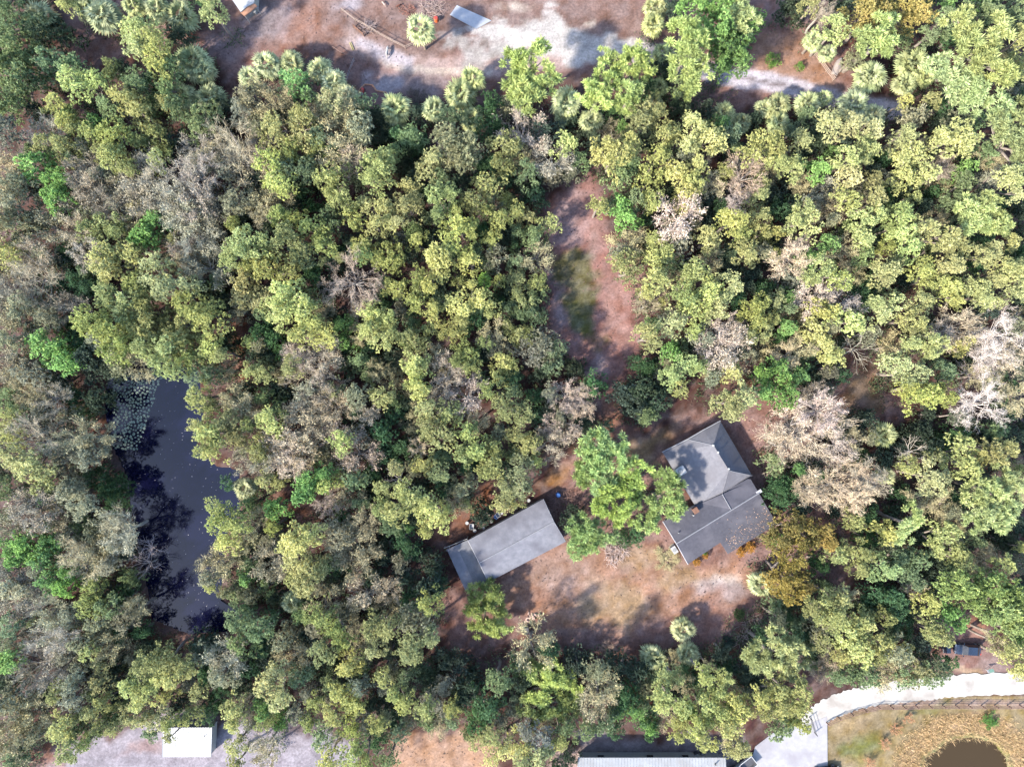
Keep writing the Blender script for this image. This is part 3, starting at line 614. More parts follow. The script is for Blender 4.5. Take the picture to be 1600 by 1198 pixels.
(1200, 898): "q130,70,110 q60,30,80 q230,60,70 o330,200,100 o260,200,60 o430,150,80 k480,130,60 o400,260,80 k330,310,90 o440,330,80 o560,300,80 o620,290,60 o730,260,60 o500,420,90 o560,480,90 o450,500,60 o600,380,60 o330,420,60 e700,100,100 e770,150,80 e780,230,80 e870,270,50 o990,170,80 g880,30,80 t920,90,50 o1010,340,80 o1070,380,70 v1100,220,70 v1170,280,70 o700,420,80 k780,460,90 o850,480,60 o680,500,60 g500,600,80 g600,620,80 k720,600,80 g820,620,80 k920,600,80 g1000,620,70 g1080,590,60 g430,640,60 t330,590,60 t410,500,60 p60,430,90 p30,540,80 p150,570,80 p140,470,80 e90,250,60 k60,280,60 o60,700,90 o170,700,80 o80,800,90 o190,800,80 g60,930,80 o190,900,70 o130,880,60 l1150,60,100 l1250,110,90 l1350,60,110 l1480,110,110 l1420,200,110 l1520,230,100 l1360,230,70 l1480,310,80 o1480,420,80 o1540,540,80 k1440,440,60 o1580,600,50 l1560,380,60 d960,520,60 e1130,540,50 e1060,530,50",
}
KIND = {  # name, category, look, height range, base colour, colour spread
 'o': ('olive_tree', 'tree', 'yellow-olive leafy tree', (8.0, 11.0), (.300, .305, .140)),
 'k': ('grey_green_tree', 'tree', 'dull grey-green tree', (6.5, 9.5), (.218, .220, .145)),
 'g': ('green_tree', 'tree', 'mid-green leafy tree', (6.5, 9.5), (.165, .215, .105)),
 'v': ('bright_tree', 'tree', 'vivid green tree', (6.5, 9.0), (.180, .295, .095)),
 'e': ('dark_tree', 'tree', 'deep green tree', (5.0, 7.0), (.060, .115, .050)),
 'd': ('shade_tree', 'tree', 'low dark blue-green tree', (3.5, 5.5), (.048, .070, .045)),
 'q': ('rusty_tree', 'tree', 'rusty ochre-green tree', (7.0, 9.0), (.285, .225, .080)),
 'l': ('lime_tree', 'tree', 'pale lime-green feathery tree', (8.5, 11.0), (.215, .275, .085)),
 't': ('bare_tree', 'tree', 'thin grey-brown twiggy tree', (7.0, 9.5), (.265, .215, .165)),
 'D': ('dead_tree', 'dead tree', 'dead pale leafless tree', (7.5, 9.5), (.270, .235, .205)),
 'p': ('pine_tree', 'pine tree', 'green tufted pine', (9.5, 12.0), (.265, .320, .112)),
 'P': ('cabbage_palm', 'palm', 'round-headed fan palm', (3.0, 4.6), (.230, .250, .125)),
}
GROUPS = {'o': 'yellow-olive trees of the wood', 'k': 'grey-green trees of the wood', 'g': 'mid-green trees of the wood', 'v': 'vivid green trees', 'e': 'deep green trees', 'd': 'low dark trees', 'q': 'rusty ochre trees', 'l': 'lime-green trees', 't': 'twiggy trees of the wood', 'D': 'dead trees', 'p': 'pines', 'P': 'fan palms'}
LANDMARKS = [((265, 780), 190, 'by the blue pond'), ((915, 440), 170, 'by the dirt clearing'), ((1120, 770), 150, 'near the grey-roofed house'), ((790, 845), 140, 'near the long shed'),
             ((940, 940), 190, 'by the sunny yard'), ((830, 70), 200, 'by the white sand'), ((1230, 130), 150, 'by the upper road'), ((480, 60), 190, 'by the bare upper ground'),
             ((1380, 1080), 150, 'by the white driveway'), ((293, 1160), 150, 'near the white metal shed'), ((1020, 1180), 160, 'near the white-roofed building'), ((700, 1175), 120, 'by the bottom dirt patch')]
ONES = 'zero one two three four five six seven eight nine ten eleven twelve thirteen fourteen fifteen sixteen seventeen eighteen nineteen'.split()
TENS = 'x x twenty thirty forty fifty sixty seventy eighty ninety'.split()
def words(n):
    n = max(0, min(int(n), 99))
    return ONES[n] if n < 20 else TENS[n // 10] + ('' if n % 10 == 0 else '-' + ONES[n % 10])
USED = set()
def place_label(look, px, py):
    px, py = min(max(px, 0), 1599), min(max(py, 0), 1197)
    zone = 'in the wood'; best = 1.0
    for (lx, ly), rr, s_ in LANDMARKS:
        q = math.hypot(px - lx, py - ly) / rr
        if q < best: best = q; zone = s_
    for extra in ('', 'small ', 'slim ', 'broad ', 'ragged '):
        t_ = f'{extra}{look} {zone}, {words(px / 16)} percent across, {words(py / 11.98)} percent down photo'
        if t_ not in USED: break
    USED.add(t_)
    return t_

ENTRIES = {}
for (tx, ty), s_ in TILES.items():
    for e in s_.split():
        x, y, r_ = (float(v) for v in e[1:].split(','))
        ENTRIES.setdefault(e[0], []).append((tx + x / 4, ty + y / 4, r_ / 4))
CLUSTER = {'o': 3, 'k': 3, 'g': 2, 'v': 3, 'e': 3, 'd': 2, 'q': 3, 'l': 4, 't': 2, 'D': 1, 'p': 5, 'P': 1}
TREES = []       # (kind, [lobes])
for kd, es in ENTRIES.items():
    left = list(es)
    while left:
        grp = [left.pop(0)]
        while len(grp) < CLUSTER[kd] and left:
            dd = [(min(math.hypot(e[0] - a[0], e[1] - a[1]) / (e[2] + a[2]) for a in grp), i) for i, e in enumerate(left)]
            q, i = min(dd)
            if q > (.95 if kd in 'plq' else .80): break
            grp.append(left.pop(i))
        TREES.append((kd, grp))

FOOT = []        # footprints on the ground: x, y, radius (for the undergrowth)
def jitter(c, amt, r):
    k = 1 + r.normal() * amt
    return (max(.01, c[0] * k * (1 + r.normal() * amt * .25)), max(.01, c[1] * k), max(.005, c[2] * k * (1 + r.normal() * amt * .6)), 1)

def make_tree(kd, lobes):
    name, cat, look, (h0, h1), col = KIND[kd]
    r = rng
    mr = max(l[2] for l in lobes)
    h = h0 + (h1 - h0) * r.random()
    if kd == 'p' and 870 < lobes[0][0] < 1070 and 640 < lobes[0][1] < 880: h = 7.8
    if kd == 'p' and 915 < lobes[0][1] and lobes[0][0] < 950: h = 5.8 if lobes[0][0] > 800 else 4.2
    if len(lobes) == 1 and lobes[0][2] < 20.5 and (kd, lobes) in fill: h = 3.8 + 2.2 * r.random()
    if kd == 'D' and lobes[0][0] < 300: h = 4.5
    if 780 < lobes[0][0] < 862 and 290 < lobes[0][1] < 570: h = min(h, 6.0)
    h *= min(1.15, max(.72, (mr / 21) ** .5))
    pts = []
    for (x, y, rp) in lobes:
        zl = h * (1 - .10 * r.random()) - rp * S * .55
        p = P(x, y, zl); pts.append((p, rp * S * (H - zl) / H))
    bx = sum(p.x for p, _ in pts) / len(pts); by = sum(p.y for p, _ in pts) / len(pts)
    base = Vector((bx, by, gz(bx, by) - .05))
    root = empty(name, base)
    cx = sum(l[0] for l in lobes) / len(lobes); cy = sum(l[1] for l in lobes) / len(lobes)
    tag(root, place_label(look, cx, cy), cat, GROUPS[kd])
    if kd == 'p' and cx > 1150: col = (.275, .315, .140)
    if kd == 't' and cx < 450: col = (.225, .205, .150)
    if kd == 'p' and 870 < cx < 1070 and 640 < cy < 880: col = (.255, .330, .115)
    if kd == 'o':
        w_ = r.dirichlet((1, 1, 1)); col = tuple(w_[0] * a_ + w_[1] * b_ + w_[2] * c_ for a_, b_, c_ in zip((.352, .345, .128), (.282, .325, .120), (.330, .330, .158)))
    tc_ = jitter(col, .13, r)
    mb = MB()
    zt = min(p.z for p, _ in pts)
    tr = (.10 + .055 * mr * S) * (1.25 if kd == 'p' else .6 if kd == 'D' else 1)
    lean = Vector((r.normal() * .25, r.normal() * .25, 0))
    fork = Vector((0, 0, max(.8, (zt - base.z) * (.75 if kd == 'p' else .5)))) + lean
    mid = fork * .5 + Vector((r.normal() * .1, r.normal() * .1, 0))
    mb.tube((0, 0, -.25), mid, tr * 1.25, tr, 7); mb.tube(mid, fork, tr, tr * .85, 7)
    for p, rw in pts:
        q = p - base; e = fork.lerp(q, .6) + Vector((r.normal() * .15, r.normal() * .15, .1))
        mb.tube(fork, e, tr * .75, tr * .5, 6); mb.tube(e, q + Vector((0, 0, rw * .1)), tr * .5, tr * .22, 5)
        for _ in range(3):
            a = r.random() * 6.283; mb.tube(e, q + Vector((math.cos(a) * rw * .55, math.sin(a) * rw * .55, rw * .15)), tr * .3, tr * .1, 4)
    mat = M['pale_bark'] if kd in 'Dt' else M['bark']
    link('trunk', mb.mesh('trunk', mat), root)
    for p, rw in pts:
        if kd == 't' and rw > 2.8: me = BIG[int(r.integers(0, 2))]
        elif kd == 't': me = (TWIG if r.random() < .45 else HALF)[int(r.integers(0, 5))]
        elif kd == 'D' and rw > 2.4: me = BIG[int(r.integers(0, 2))]
        elif kd == 'D': me = DEAD[int(r.integers(0, 5))]
        elif kd == 'p': me = PINE[int(r.integers(0, 6))]
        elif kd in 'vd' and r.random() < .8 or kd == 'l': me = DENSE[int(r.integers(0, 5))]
        elif kd == 'k' and r.random() < .40: me = HALF[int(r.integers(0, 5))]
        else: me = LEAFY[int(r.integers(0, 12))]
        k = 1.30 if kd not in 'D' else 1.05
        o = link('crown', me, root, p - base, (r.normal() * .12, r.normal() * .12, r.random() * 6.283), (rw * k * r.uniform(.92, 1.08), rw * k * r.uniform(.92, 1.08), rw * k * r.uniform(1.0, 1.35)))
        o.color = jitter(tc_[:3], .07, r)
        if kd == 'D' and rw > 2.4: o.color = (.36, .315, .28, 1)
        if me in HALF and kd == 'k': o.color = jitter((.23, .20, .115), .08, r)
        FOOT.append((p.x, p.y, rw))
    return root

def make_palm(x, y, rp, hh=None):
    r = rng; name, cat, look, (h0, h1), col = KIND['P']
    h = hh or (h0 + (h1 - h0) * r.random())
    if abs(x - 656) < 3 and y < 60: h = 7.0
    if 950 < x < 1200 and y > 900: h = 2.6
    top = P(x, y, h); rw = rp * S * (H - h) / H
    bz = gz(top.x, top.y) - .05
    base = Vector((top.x, top.y, bz))
    root = empty(name, base)
    tag(root, place_label(look, x, y), cat, GROUPS['P'])
    mb = MB(); hl = h - bz - .25; n = 6
    for k in range(n):
        a = Vector((r.normal() * .02, r.normal() * .02, -.2 if k == 0 else hl * k / n)); b_ = Vector((0, 0, hl * (k + 1) / n))
        mb.tube(a, b_, .21 if k else .26, .19, 8, cap=k in (0, n - 1))
    for k in range(16):                              # old leaf bases round the head
        a = k * 2.4; z = hl - .15 - .06 * k
        mb.tube((math.cos(a) * .15, math.sin(a) * .15, z), (math.cos(a) * .42, math.sin(a) * .42, z + .3), .05, .03, 4)
    link('trunk', mb.mesh('trunk', M['palm_bark']), root)
    n = 30 if rp > 18 else 22
    c = jitter(col, .10, r)
    for k in range(n):
        f = (k + .5) / n
        el = R(72 - 112 * f ** .9) + r.normal() * .09
        az = k * 2.39996 + r.normal() * .12
        s_ = rw / 1.95 * r.uniform(.88, 1.12) * (.82 + .22 * f)
        q = Matrix.Rotation(az, 3, 'Z') @ Matrix.Rotation(-el, 3, 'Y') @ Matrix.Rotation(r.normal() * .35, 3, 'X')
        o = link('frond', FROND[k % 4], root, Vector((0, 0, hl)), q.to_euler(), (s_, s_ * 1.05, s_))
        o.color = jitter((.22, .17, .085), .15, r) if f > .86 and r.random() < .6 else jitter(c[:3], .10, r)
    FOOT.append((top.x, top.y, rw * .8))
    return root

OPEN = [(460, 805, 62), (700, 822, 48), (755, 770, 26), (378, 520, 18), (376, 570, 16), (1040, 375, 28), (1350, 595, 62), (1400, 640, 40), (1180, 640, 75), (300, 992, 50), (1335, 900, 40), (1300, 830, 30), (165, 655, 16),
        (960, 655, 40), (870, 750, 60), (1520, 1000, 80), (1050, 680, 90), (1230, 20, 80), (1040, 160, 30), (120, 60, 60), (160, 60, 50), (150, 100, 40), (340, 130, 40), (360, 60, 60), (1120, 150, 50), (1400, 160, 60), (930, 260, 30)]
CLEAR_PX = [[(1010, 690), (1130, 630), (1200, 730), (1245, 860), (1140, 900), (1060, 910), (1010, 830)], [(640, 855), (850, 760), (900, 850), (760, 930)], [(835, 290), (970, 270), (1010, 560), (960, 620), (860, 540)], [(680, 900), (1000, 840), (1230, 880), (1180, 1010), (980, 1040), (690, 1030)],
            [(890, 1130), (1310, 1105), (1310, 1260), (890, 1260)], [(1250, 1040), (1700, 1040), (1700, 1300), (1250, 1300)], [(60, 1130), (550, 1130), (550, 1240), (60, 1240)], [(600, 1130), (800, 1130), (800, 1240), (600, 1240)], [(320, -10), (1010, -10), (1010, 110), (720, 165), (560, 150), (330, 150)], [(1130, -10), (1250, -10), (1330, 60), (1430, 185), (1130, 170)], POND]
allc = np.array([(l[0], l[1], l[2]) for _, g_ in TREES for l in g_])
fill = []; fr = np.random.default_rng(17)
for _ in range(9000):
    x, y = fr.uniform(-10, 1610), fr.uniform(-10, 1205)
    dd_ = np.hypot(allc[:, 0] - x, allc[:, 1] - y)
    if (dd_ / allc[:, 2]).min() < 1.12 or dd_.min() > 60: continue
    if any(math.hypot(x - a_, y - b_) < c_ for a_, b_, c_ in OPEN): continue
    if any(inside(np.array([x]), np.array([y]), pl)[0] for pl in CLEAR_PX) or sdf(np.array([x]), np.array([y]), POND)[0] < 16: continue
    rp_ = fr.uniform(14, 20); allc = np.vstack([allc, [x, y, rp_]])
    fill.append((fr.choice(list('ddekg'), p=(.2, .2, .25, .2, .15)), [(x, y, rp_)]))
TREES += fill
for kd, grp in TREES:
    if kd == 'P': make_palm(*grp[0])
    else: make_tree(kd, grp)

# ------------------------------------------------------------------ undergrowth beneath the wood: one mass
r = np.random.default_rng(5)
F_ = np.array(FOOT)
n_u = 20000
i = r.integers(0, len(F_), n_u)
a = r.random(n_u) * 6.283; q = np.sqrt(r.random(n_u)) * F_[i, 2] * 1.05
ux, uy = F_[i, 0] + np.cos(a) * q, F_[i, 1] + np.sin(a) * q
upx, upy = ux / S + 800, 599 - uy / S
keep = (sdf(upx, upy, POND) > 4) & (sdf(upx, upy, SMALL_POND) > 4)
KEEP_CLEAR = [[(1030, 700), (1125, 650), (1210, 800), (1140, 880), (1070, 890), (1030, 820)], [(690, 855), (850, 770), (890, 850), (760, 915)], [(850, 290), (960, 290), (1000, 560), (870, 540)],
              [(700, 900), (1000, 860), (1200, 900), (1100, 1000), (720, 1010)], [(900, 1140), (1300, 1120), (1300, 1260), (900, 1260)], [(1260, 1050), (1700, 1050), (1700, 1300), (1260, 1300)],
              [(240, 1120), (350, 1120), (350, 1240), (240, 1240)], [(400, 0), (1000, 0), (1000, 100), (560, 130), (400, 60)], [(1130, 100), (1330, 60), (1400, 175), (1130, 140)], [(1440, 970), (1560, 970), (1560, 1070), (1440, 1070)]]
for pl in KEEP_CLEAR: keep &= ~inside(upx, upy, pl)
ux, uy = ux[keep], uy[keep]; n_u = len(ux)
uz = np.array([gz(x, y) for x, y in zip(ux, uy)])
K = 12
hts = r.uniform(.2, 2.2, n_u)
pp = np.repeat(np.stack([ux, uy, uz], -1), K, 0) + r.normal(size=(n_u * K, 3)) * np.array([.38, .38, 0]); pp[:, 2] += np.repeat(hts, K) * r.uniform(.1, 1, n_u * K)
dd = unit(r.normal(size=(n_u * K, 3)) + np.array([0, 0, .7]))
V = leaf_quads(pp, dd, .46, .17, r, .15)
T = np.repeat(np.clip(np.repeat(r.uniform(.1, .8, n_u), K) + r.normal(size=n_u * K) * .12, 0, 1), 4)
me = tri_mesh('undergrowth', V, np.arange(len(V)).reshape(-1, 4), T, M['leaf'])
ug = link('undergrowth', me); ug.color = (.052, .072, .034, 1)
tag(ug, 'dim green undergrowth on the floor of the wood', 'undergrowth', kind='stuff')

# ------------------------------------------------------------------ buildings
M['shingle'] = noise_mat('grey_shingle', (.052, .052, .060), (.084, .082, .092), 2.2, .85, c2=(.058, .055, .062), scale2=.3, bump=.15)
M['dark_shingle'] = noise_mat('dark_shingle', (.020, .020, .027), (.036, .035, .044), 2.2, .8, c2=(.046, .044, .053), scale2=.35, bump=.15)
M['shed_roof'] = noise_mat('shed_roof', (.058, .059, .070), (.092, .092, .106), 1.3, .7, c2=(.047, .046, .056), scale2=.3)
M['lean_roof'] = noise_mat('lean_to_roof', (.045, .046, .053), (.07, .071, .078), 1.5, .8)
M['ridge'] = noise_mat('ridge_flashing', (.078, .078, .088), (.11, .11, .12), 3, .7)
M['wall'] = noise_mat('painted_wall', (.14, .13, .12), (.19, .18, .165), 2, .9)
M['trim'] = noise_mat('pale_trim', (.14, .14, .152), (.20, .20, .208), 2, .8)
M['white_metal'] = noise_mat('white_metal_roof', (.165, .17, .178), (.205, .21, .216), 1.0, .6, c2=(.155, .152, .152), scale2=.4)
M['glass'] = noise_mat('window_glass', (.006, .008, .011), (.012, .015, .02), 2, .12, spec=.35)
M['door'] = noise_mat('brown_door', (.12, .08, .06), (.17, .12, .09), 3, .6)
M['steel'] = noise_mat('grey_metal', (.09, .093, .097), (.14, .143, .147), 3, .6, metal=.1)
M['white'] = noise_mat('white_paint', (.15, .15, .152), (.20, .20, .20), 3, .5)
M['dark'] = noise_mat('dark_plastic', (.018, .018, .022), (.04, .04, .045), 3, .5)
M['wood'] = noise_mat('weathered_wood', (.10, .075, .06), (.20, .155, .13), 4, .9, stretch=(1, 1, 5))
M['dark_wood'] = noise_mat('dark_wood', (.06, .035, .03), (.13, .08, .065), 4, .9)
M['rust'] = noise_mat('rusty_metal', (.055, .026, .018), (.10, .052, .034), 5, .9)
M['terracotta'] = noise_mat('terracotta_tile', (.17, .08, .048), (.24, .13, .08), 3, .85)
M['orange'] = noise_mat('orange_plastic', (.28, .06, .02), (.34, .085, .028), 3, .5)
M['red'] = noise_mat('red_plastic', (.17, .018, .014), (.21, .025, .018), 3, .5)
M['blue'] = noise_mat('blue_plastic', (.012, .04, .12), (.02, .06, .17), 3, .4)
M['mat_red'] = noise_mat('red_brown_mat', (.07, .037, .034), (.10, .055, .051), 2, .95)


# --- the grey-roofed house; (u, v) follow its own walls, read off a 4.79 times enlargement
Z5 = 4.79
def hp(u, v, z):
    return P(1020 + (75 + .853 * u + .52 * v) / Z5, 640 + (320 - .52 * u + .853 * v) / Z5, z)
house = empty('house', hp(150, 450, 0))
tag(house, 'large house with grey shingle roofs of several slopes beside the sunny yard', 'house')
def roof_faces(mb, faces, t=.16):
    for f in faces:
        pts = [hp(*p) for p in f]
        if len(pts) == 3 or len(pts) == 4: mb.prism(pts, t)
        else: mb.prism(pts, t)
# upper block
mb = MB()
A, B, Cc, D_ = (0, 0, 2.5), (490, 28, 2.7), (482, 497, 2.7), (45, 472, 2.62)
RN, RS = (352, 151, 5.0), (352, 372, 5.0)
roof_faces(mb, [[(0, 0, 2.5), (215, 18, 3.35), RN], [(0, 0, 2.5), RN, RS], [(0, 0, 2.5), RS, (0, 497, 2.5)], [(0, 497, 2.5), RS, (218, 497, 3.35)],
                [(215, 18, 3.35), (346, 20, 3.2), RN], [(346, 20, 3.2), (490, 28, 2.7), RN], [RN, (490, 28, 2.7), (482, 497, 2.7)], [RN, (482, 497, 2.7), RS], [RS, (482, 497, 2.7), (218, 497, 3.35)]])
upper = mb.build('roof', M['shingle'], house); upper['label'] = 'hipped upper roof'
def cap(parent, a, b_, w=.09, mat='ridge'):
    MB().tube(hp(a[0], a[1], a[2] + .02), hp(b_[0], b_[1], b_[2] + .02), w, w, 6).build('ridge_cap', M[mat], parent)
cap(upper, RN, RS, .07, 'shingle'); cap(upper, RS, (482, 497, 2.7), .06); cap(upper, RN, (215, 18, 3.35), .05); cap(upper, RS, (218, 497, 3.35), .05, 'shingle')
# lower gable block
ZR = 4.5
def zn(v): return 2.8 + (ZR - 2.8) * (v - 442) / 193
def zs(v): return ZR - (ZR - 2.8) * (v - 635) / 193
mb = MB()
roof_faces(mb, [[(-264, 442, 2.8), (440, 500, zn(500)), (458, 514, zn(514)), (456, 635, ZR), (-264, 635, ZR)],
                [(-264, 635, ZR), (456, 635, ZR), (452, 902, zs(902)), (22, 902, zs(902)), (17, 800, zs(800)), (-270, 811, zs(811))]])
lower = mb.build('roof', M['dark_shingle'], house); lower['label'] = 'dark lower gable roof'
cap(lower, (-266, 635, ZR), (458, 635, ZR), .10)
mb = MB()
roof_faces(mb, [[(218, 497, 3.7), (45, 472, zn(472) + .02), (214, 630, ZR - .03)], [(218, 497, 3.7), (214, 630, ZR - .03), (372, 517, zn(517) + .02)]], .1)
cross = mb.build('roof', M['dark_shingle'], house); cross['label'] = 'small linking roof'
cap(cross, (218, 497, 3.72), (214, 630, ZR), .07)
# walls with eaves, fascia boards, windows and doors
def walls(pts, z):
    mb = MB(); n = len(pts)
    for i in range(n):
        a, b_ = pts[i], pts[(i + 1) % n]
        A_, B_ = hp(a[0], a[1], z), hp(b_[0], b_[1], z)
        A_.z = B_.z = 0
        up = Vector((0, 0, z)); mb.poly([A_, B_, B_ + up, A_ + up])
    o = mb.build('wall', M['wall'], house)
    return o
w1 = walls([(22, 24), (466, 46), (462, 480), (22, 480)], 2.36)
w2 = walls([(-245, 462), (438, 520), (432, 884), (40, 884), (36, 792), (-245, 792)], 2.3)
def on_wall(name, a, b_, f0, f1, z0, z1, mat, parent, zref=2.3):
    A_, B_ = hp(a[0], a[1], zref), hp(b_[0], b_[1], zref); A_.z = B_.z = 0
    d = B_ - A_; nn = Vector((d.y, -d.x, 0)).normalized() * .04
    c = hp(150, 450, 0); c.z = 0
    if ((A_ + B_) / 2 - c).dot(nn) < 0: nn = -nn
    p, q = A_ + d * f0, A_ + d * f1
    m_ = (p + q) / 2 + nn * .5; m_.z = (z0 + z1) / 2
    return MB().box(m_, ((q - p).length, .10, z1 - z0), math.atan2(d.y, d.x)).build(name, mat, parent)
for f in (.12, .42, .72):
    fr = on_wall('window', (22, 24), (466, 46), f, f + .13, .95, 2.0, M['trim'], house)
    on_wall('pane', (22, 24), (466, 46), f + .015, f + .115, 1.03, 1.92, M['glass'], fr).location.z += 0
for f in (.15, .6):
    fr = on_wall('window', (-245, 792), (36, 792), f, f + .2, .95, 2.0, M['trim'], house)
on_wall('door', (22, 480), (22, 24), .30, .42, 0, 2.05, M['door'], house)
on_wall('door', (40, 884), (432, 884), .42, .52, 0, 2.05, M['door'], house)
for a, b_ in (((-4, -6, 2.44), (215, 12, 3.29)), ((215, 12, 3.29), (346, 14, 3.14)), ((346, 14, 3.14), (492, 22, 2.64)), ((-268, 440, 2.74), (-268, 635, 4.44)), ((-268, 635, 4.44), (-274, 813, zs(813) - .06))):
    p, q = hp(*a), hp(*b_); MB().tube(p, q, .075, .075, 4).build('fascia', M['trim'], house)
# rooftop fittings
def roof_box(name, u, v, z, size, mat, parent):
    p = hp(u, v, z); p.z = z
    return MB().box(p, size, R(31.4)).build(name, M[mat], parent)
ac = roof_box('rooftop_unit', 40, 186, 3.1, (1.55, 1.3, .8), 'white', house)
q = hp(40, 186, 3.53); MB().lathe(q, [(.36, -.06), (.40, 0), (.38, .05), (.05, .06)], 14).build('fan_grille', M['steel'], ac)
roof_box('rooftop_unit_base', 6, 190, 2.75, (.35, 1.5, .35), 'trim', house)
for u, v, z in ((356, 214, 4.85), (360, 362, 4.85)):
    p = hp(u, v, z + .2); MB().lathe(p, [(.18, -.3), (.18, .05), (.10, .14), (.02, .17)], 10).build('skylight_dome', M['white'], house)
p = hp(352, 152, 5.05); MB().lathe(p, [(.2, -.3), (.2, .05), (.12, .16), (.02, .2)], 10).build('skylight_dome', M['white'], house)
p = hp(-50, 520, 3.9); MB().tube(p - Vector((0, 0, .8)), p + Vector((0, 0, .25)), .10, .10, 8).build('vent_pipe', M['white'], house)
p = hp(-212, 575, 4.2); MB().tube(p - Vector((0, 0, .6)), p + Vector((0, 0, .12)), .09, .09, 8).build('vent_pipe', M['steel'], house)
p = hp(-20, 490, 3.4); MB().box(p, (.75, .75, 1.3), R(31)).box(p + Vector((0, 0, .68)), (.9, .9, .10), R(31)).build('chimney', M['rust'], house)
p = hp(462, 626, 4.4); MB().box(p, (.9, .5, .1), R(31)).build('gable_trim', M['trim'], house)

# --- long grey shed with a lean-to
SH = [P(731, 844, 2.5), P(849, 779.4, 2.5), P(884, 846, 2.5), P(763, 909, 2.5)]
R0, R1 = P(749, 879, 3.9), P(865.5, 815, 3.9)
shed = empty('long_shed', P(800, 850, 0))
tag(shed, 'long grey-roofed shed with a bright ridge line and lean-to end', 'shed')
rf = MB().prism([SH[0], SH[1], R1, R0], .12).prism([R0, R1, SH[2], SH[3]], .12).build('roof', M['shed_roof'], shed)
MB().tube(R0 + Vector((0, 0, .02)), R1 + Vector((0, 0, .02)), .09, .09, 6).build('ridge_cap', M['ridge'], rf)
for a, b_ in ((SH[0], R0), (R0, SH[3]), (SH[1], R1), (R1, SH[2])):
    MB().tube(a - Vector((0, 0, .05)), b_ - Vector((0, 0, .05)), .06, .06, 4).build('barge_board', M['trim'], rf)
def ins(p, c, k, z):
    q = c + (p - c) * k; return Vector((q.x, q.y, z))
cc = sum(SH, Vector()) / 4
mb = MB(); wl = [ins(p, cc, .95, 0) for p in SH]
for i in range(4):
    a, b_ = wl[i], wl[(i + 1) % 4]; u_ = Vector((0, 0, 2.34)); mb.poly([a, b_, b_ + u_, a + u_])
for a, b_, rr_ in ((wl[0], wl[3], R0), (wl[1], wl[2], R1)):
    t_ = (a + b_) / 2; mb.poly([a + Vector((0, 0, 2.34)), b_ + Vector((0, 0, 2.34)), Vector((t_.x, t_.y, 3.7))])
mb.build('wall', M['wall'], shed)
d = (wl[2] - wl[3]); ang = math.atan2(d.y, d.x); nn = Vector((d.y, -d.x, 0)).normalized()
for f in (.25, .62):
    p = wl[3] + d * f + nn * .03; p.z = 1.1; MB().box(p, (2.4, .08, 2.2), ang).build('door', M['door'], shed)
LT = [P(698, 858, 2.1), P(731, 843, 2.3), P(763, 908, 2.3), P(728, 924, 2.1)]
l0 = [LT[0].lerp(LT[1], .45), LT[3].lerp(LT[2], .45)]
MB().prism([l0[0] + Vector((0, 0, .08)), LT[1], LT[2], l0[1] + Vector((0, 0, .08))], .08).build('lean_to_roof', M['lean_roof'], shed)
MB().prism([LT[0], l0[0], l0[1], LT[3]], .08).build('lean_to_roof', M['shed_roof'], shed)
for p in (LT[0], LT[3], l0[0], l0[1]): MB().tube((p.x, p.y, 0), (p.x, p.y, p.z - .08), .07, .07, 6).build('post', M['wood'], shed)
# white pipe frame at the lean-to's corner
pf = empty('pipe_frame', P(705, 852, 0)); tag(pf, 'white pipe frame at the upper corner of the lean-to', 'frame')
a0, a1, b0, b1 = P(694, 856, 1.6), P(730, 841.5, 1.9), P(697, 860, 1.6), P(718, 850, 1.8)
for a, b_ in ((a0, a1), (b0, b1)): MB().tube(a, b_, .05, .05, 6).build('rail', M['white'], pf)
for a in (a0, b0, a1): MB().tube((a.x, a.y, 0), a, .05, .05, 6).build('post', M['white'], pf)
MB().tube(a0.lerp(a1, .22), b0.lerp(b1, .22), .045, .045, 6).build('cross_bar', M['white'], pf)

# --- white metal shed at the lower edge
def ribbed_roof(parent, c, n, rib, mat, t=.06):
    """c: four corners, ribs run from edge 0-1 to edge 3-2."""
    rf = MB().prism(c, t).build('roof', mat, parent)
    for k in range(n + 1):
        f = min(max(k / n, .004), .996)
        a, b_ = c[0].lerp(c[1], f), c[3].lerp(c[2], f)
        MB().tube(a + Vector((0, 0, .012)), b_ + Vector((0, 0, .012)), rib, rib, 4).build('rib', mat, rf)
    return rf
ms = empty('metal_shed', P(293, 1160, 0)); tag(ms, 'small shed with a bright white ribbed metal roof', 'shed')
mc = [P(254, 1136, 2.6), P(331.5, 1136, 2.6), P(330, 1182, 2.4), P(253.5, 1182, 2.4)]
ribbed_roof(ms, mc, 19, .035, M['white_metal'])
cm = sum(mc, Vector()) / 4; mb = MB(); wl = [ins(p, cm, .94, 0) for p in mc]
for i in range(4):
    a, b_ = wl[i], wl[(i + 1) % 4]; u_ = Vector((0, 0, 2.3)); mb.poly([a, b_, b_ + u_, a + u_])
mb.build('wall', M['white'], ms)
p = wl[2].lerp(wl[3], .5); MB().box((p.x, p.y - .04, 1.0), (1.1, .06, 2.0)).build('door', M['door'], ms)
p = P(318.5, 1151, 2.62); MB().tube(p, p + Vector((.12, .4, .25)), .05, .03, 6).build('roof_vent', M['dark'], ms)

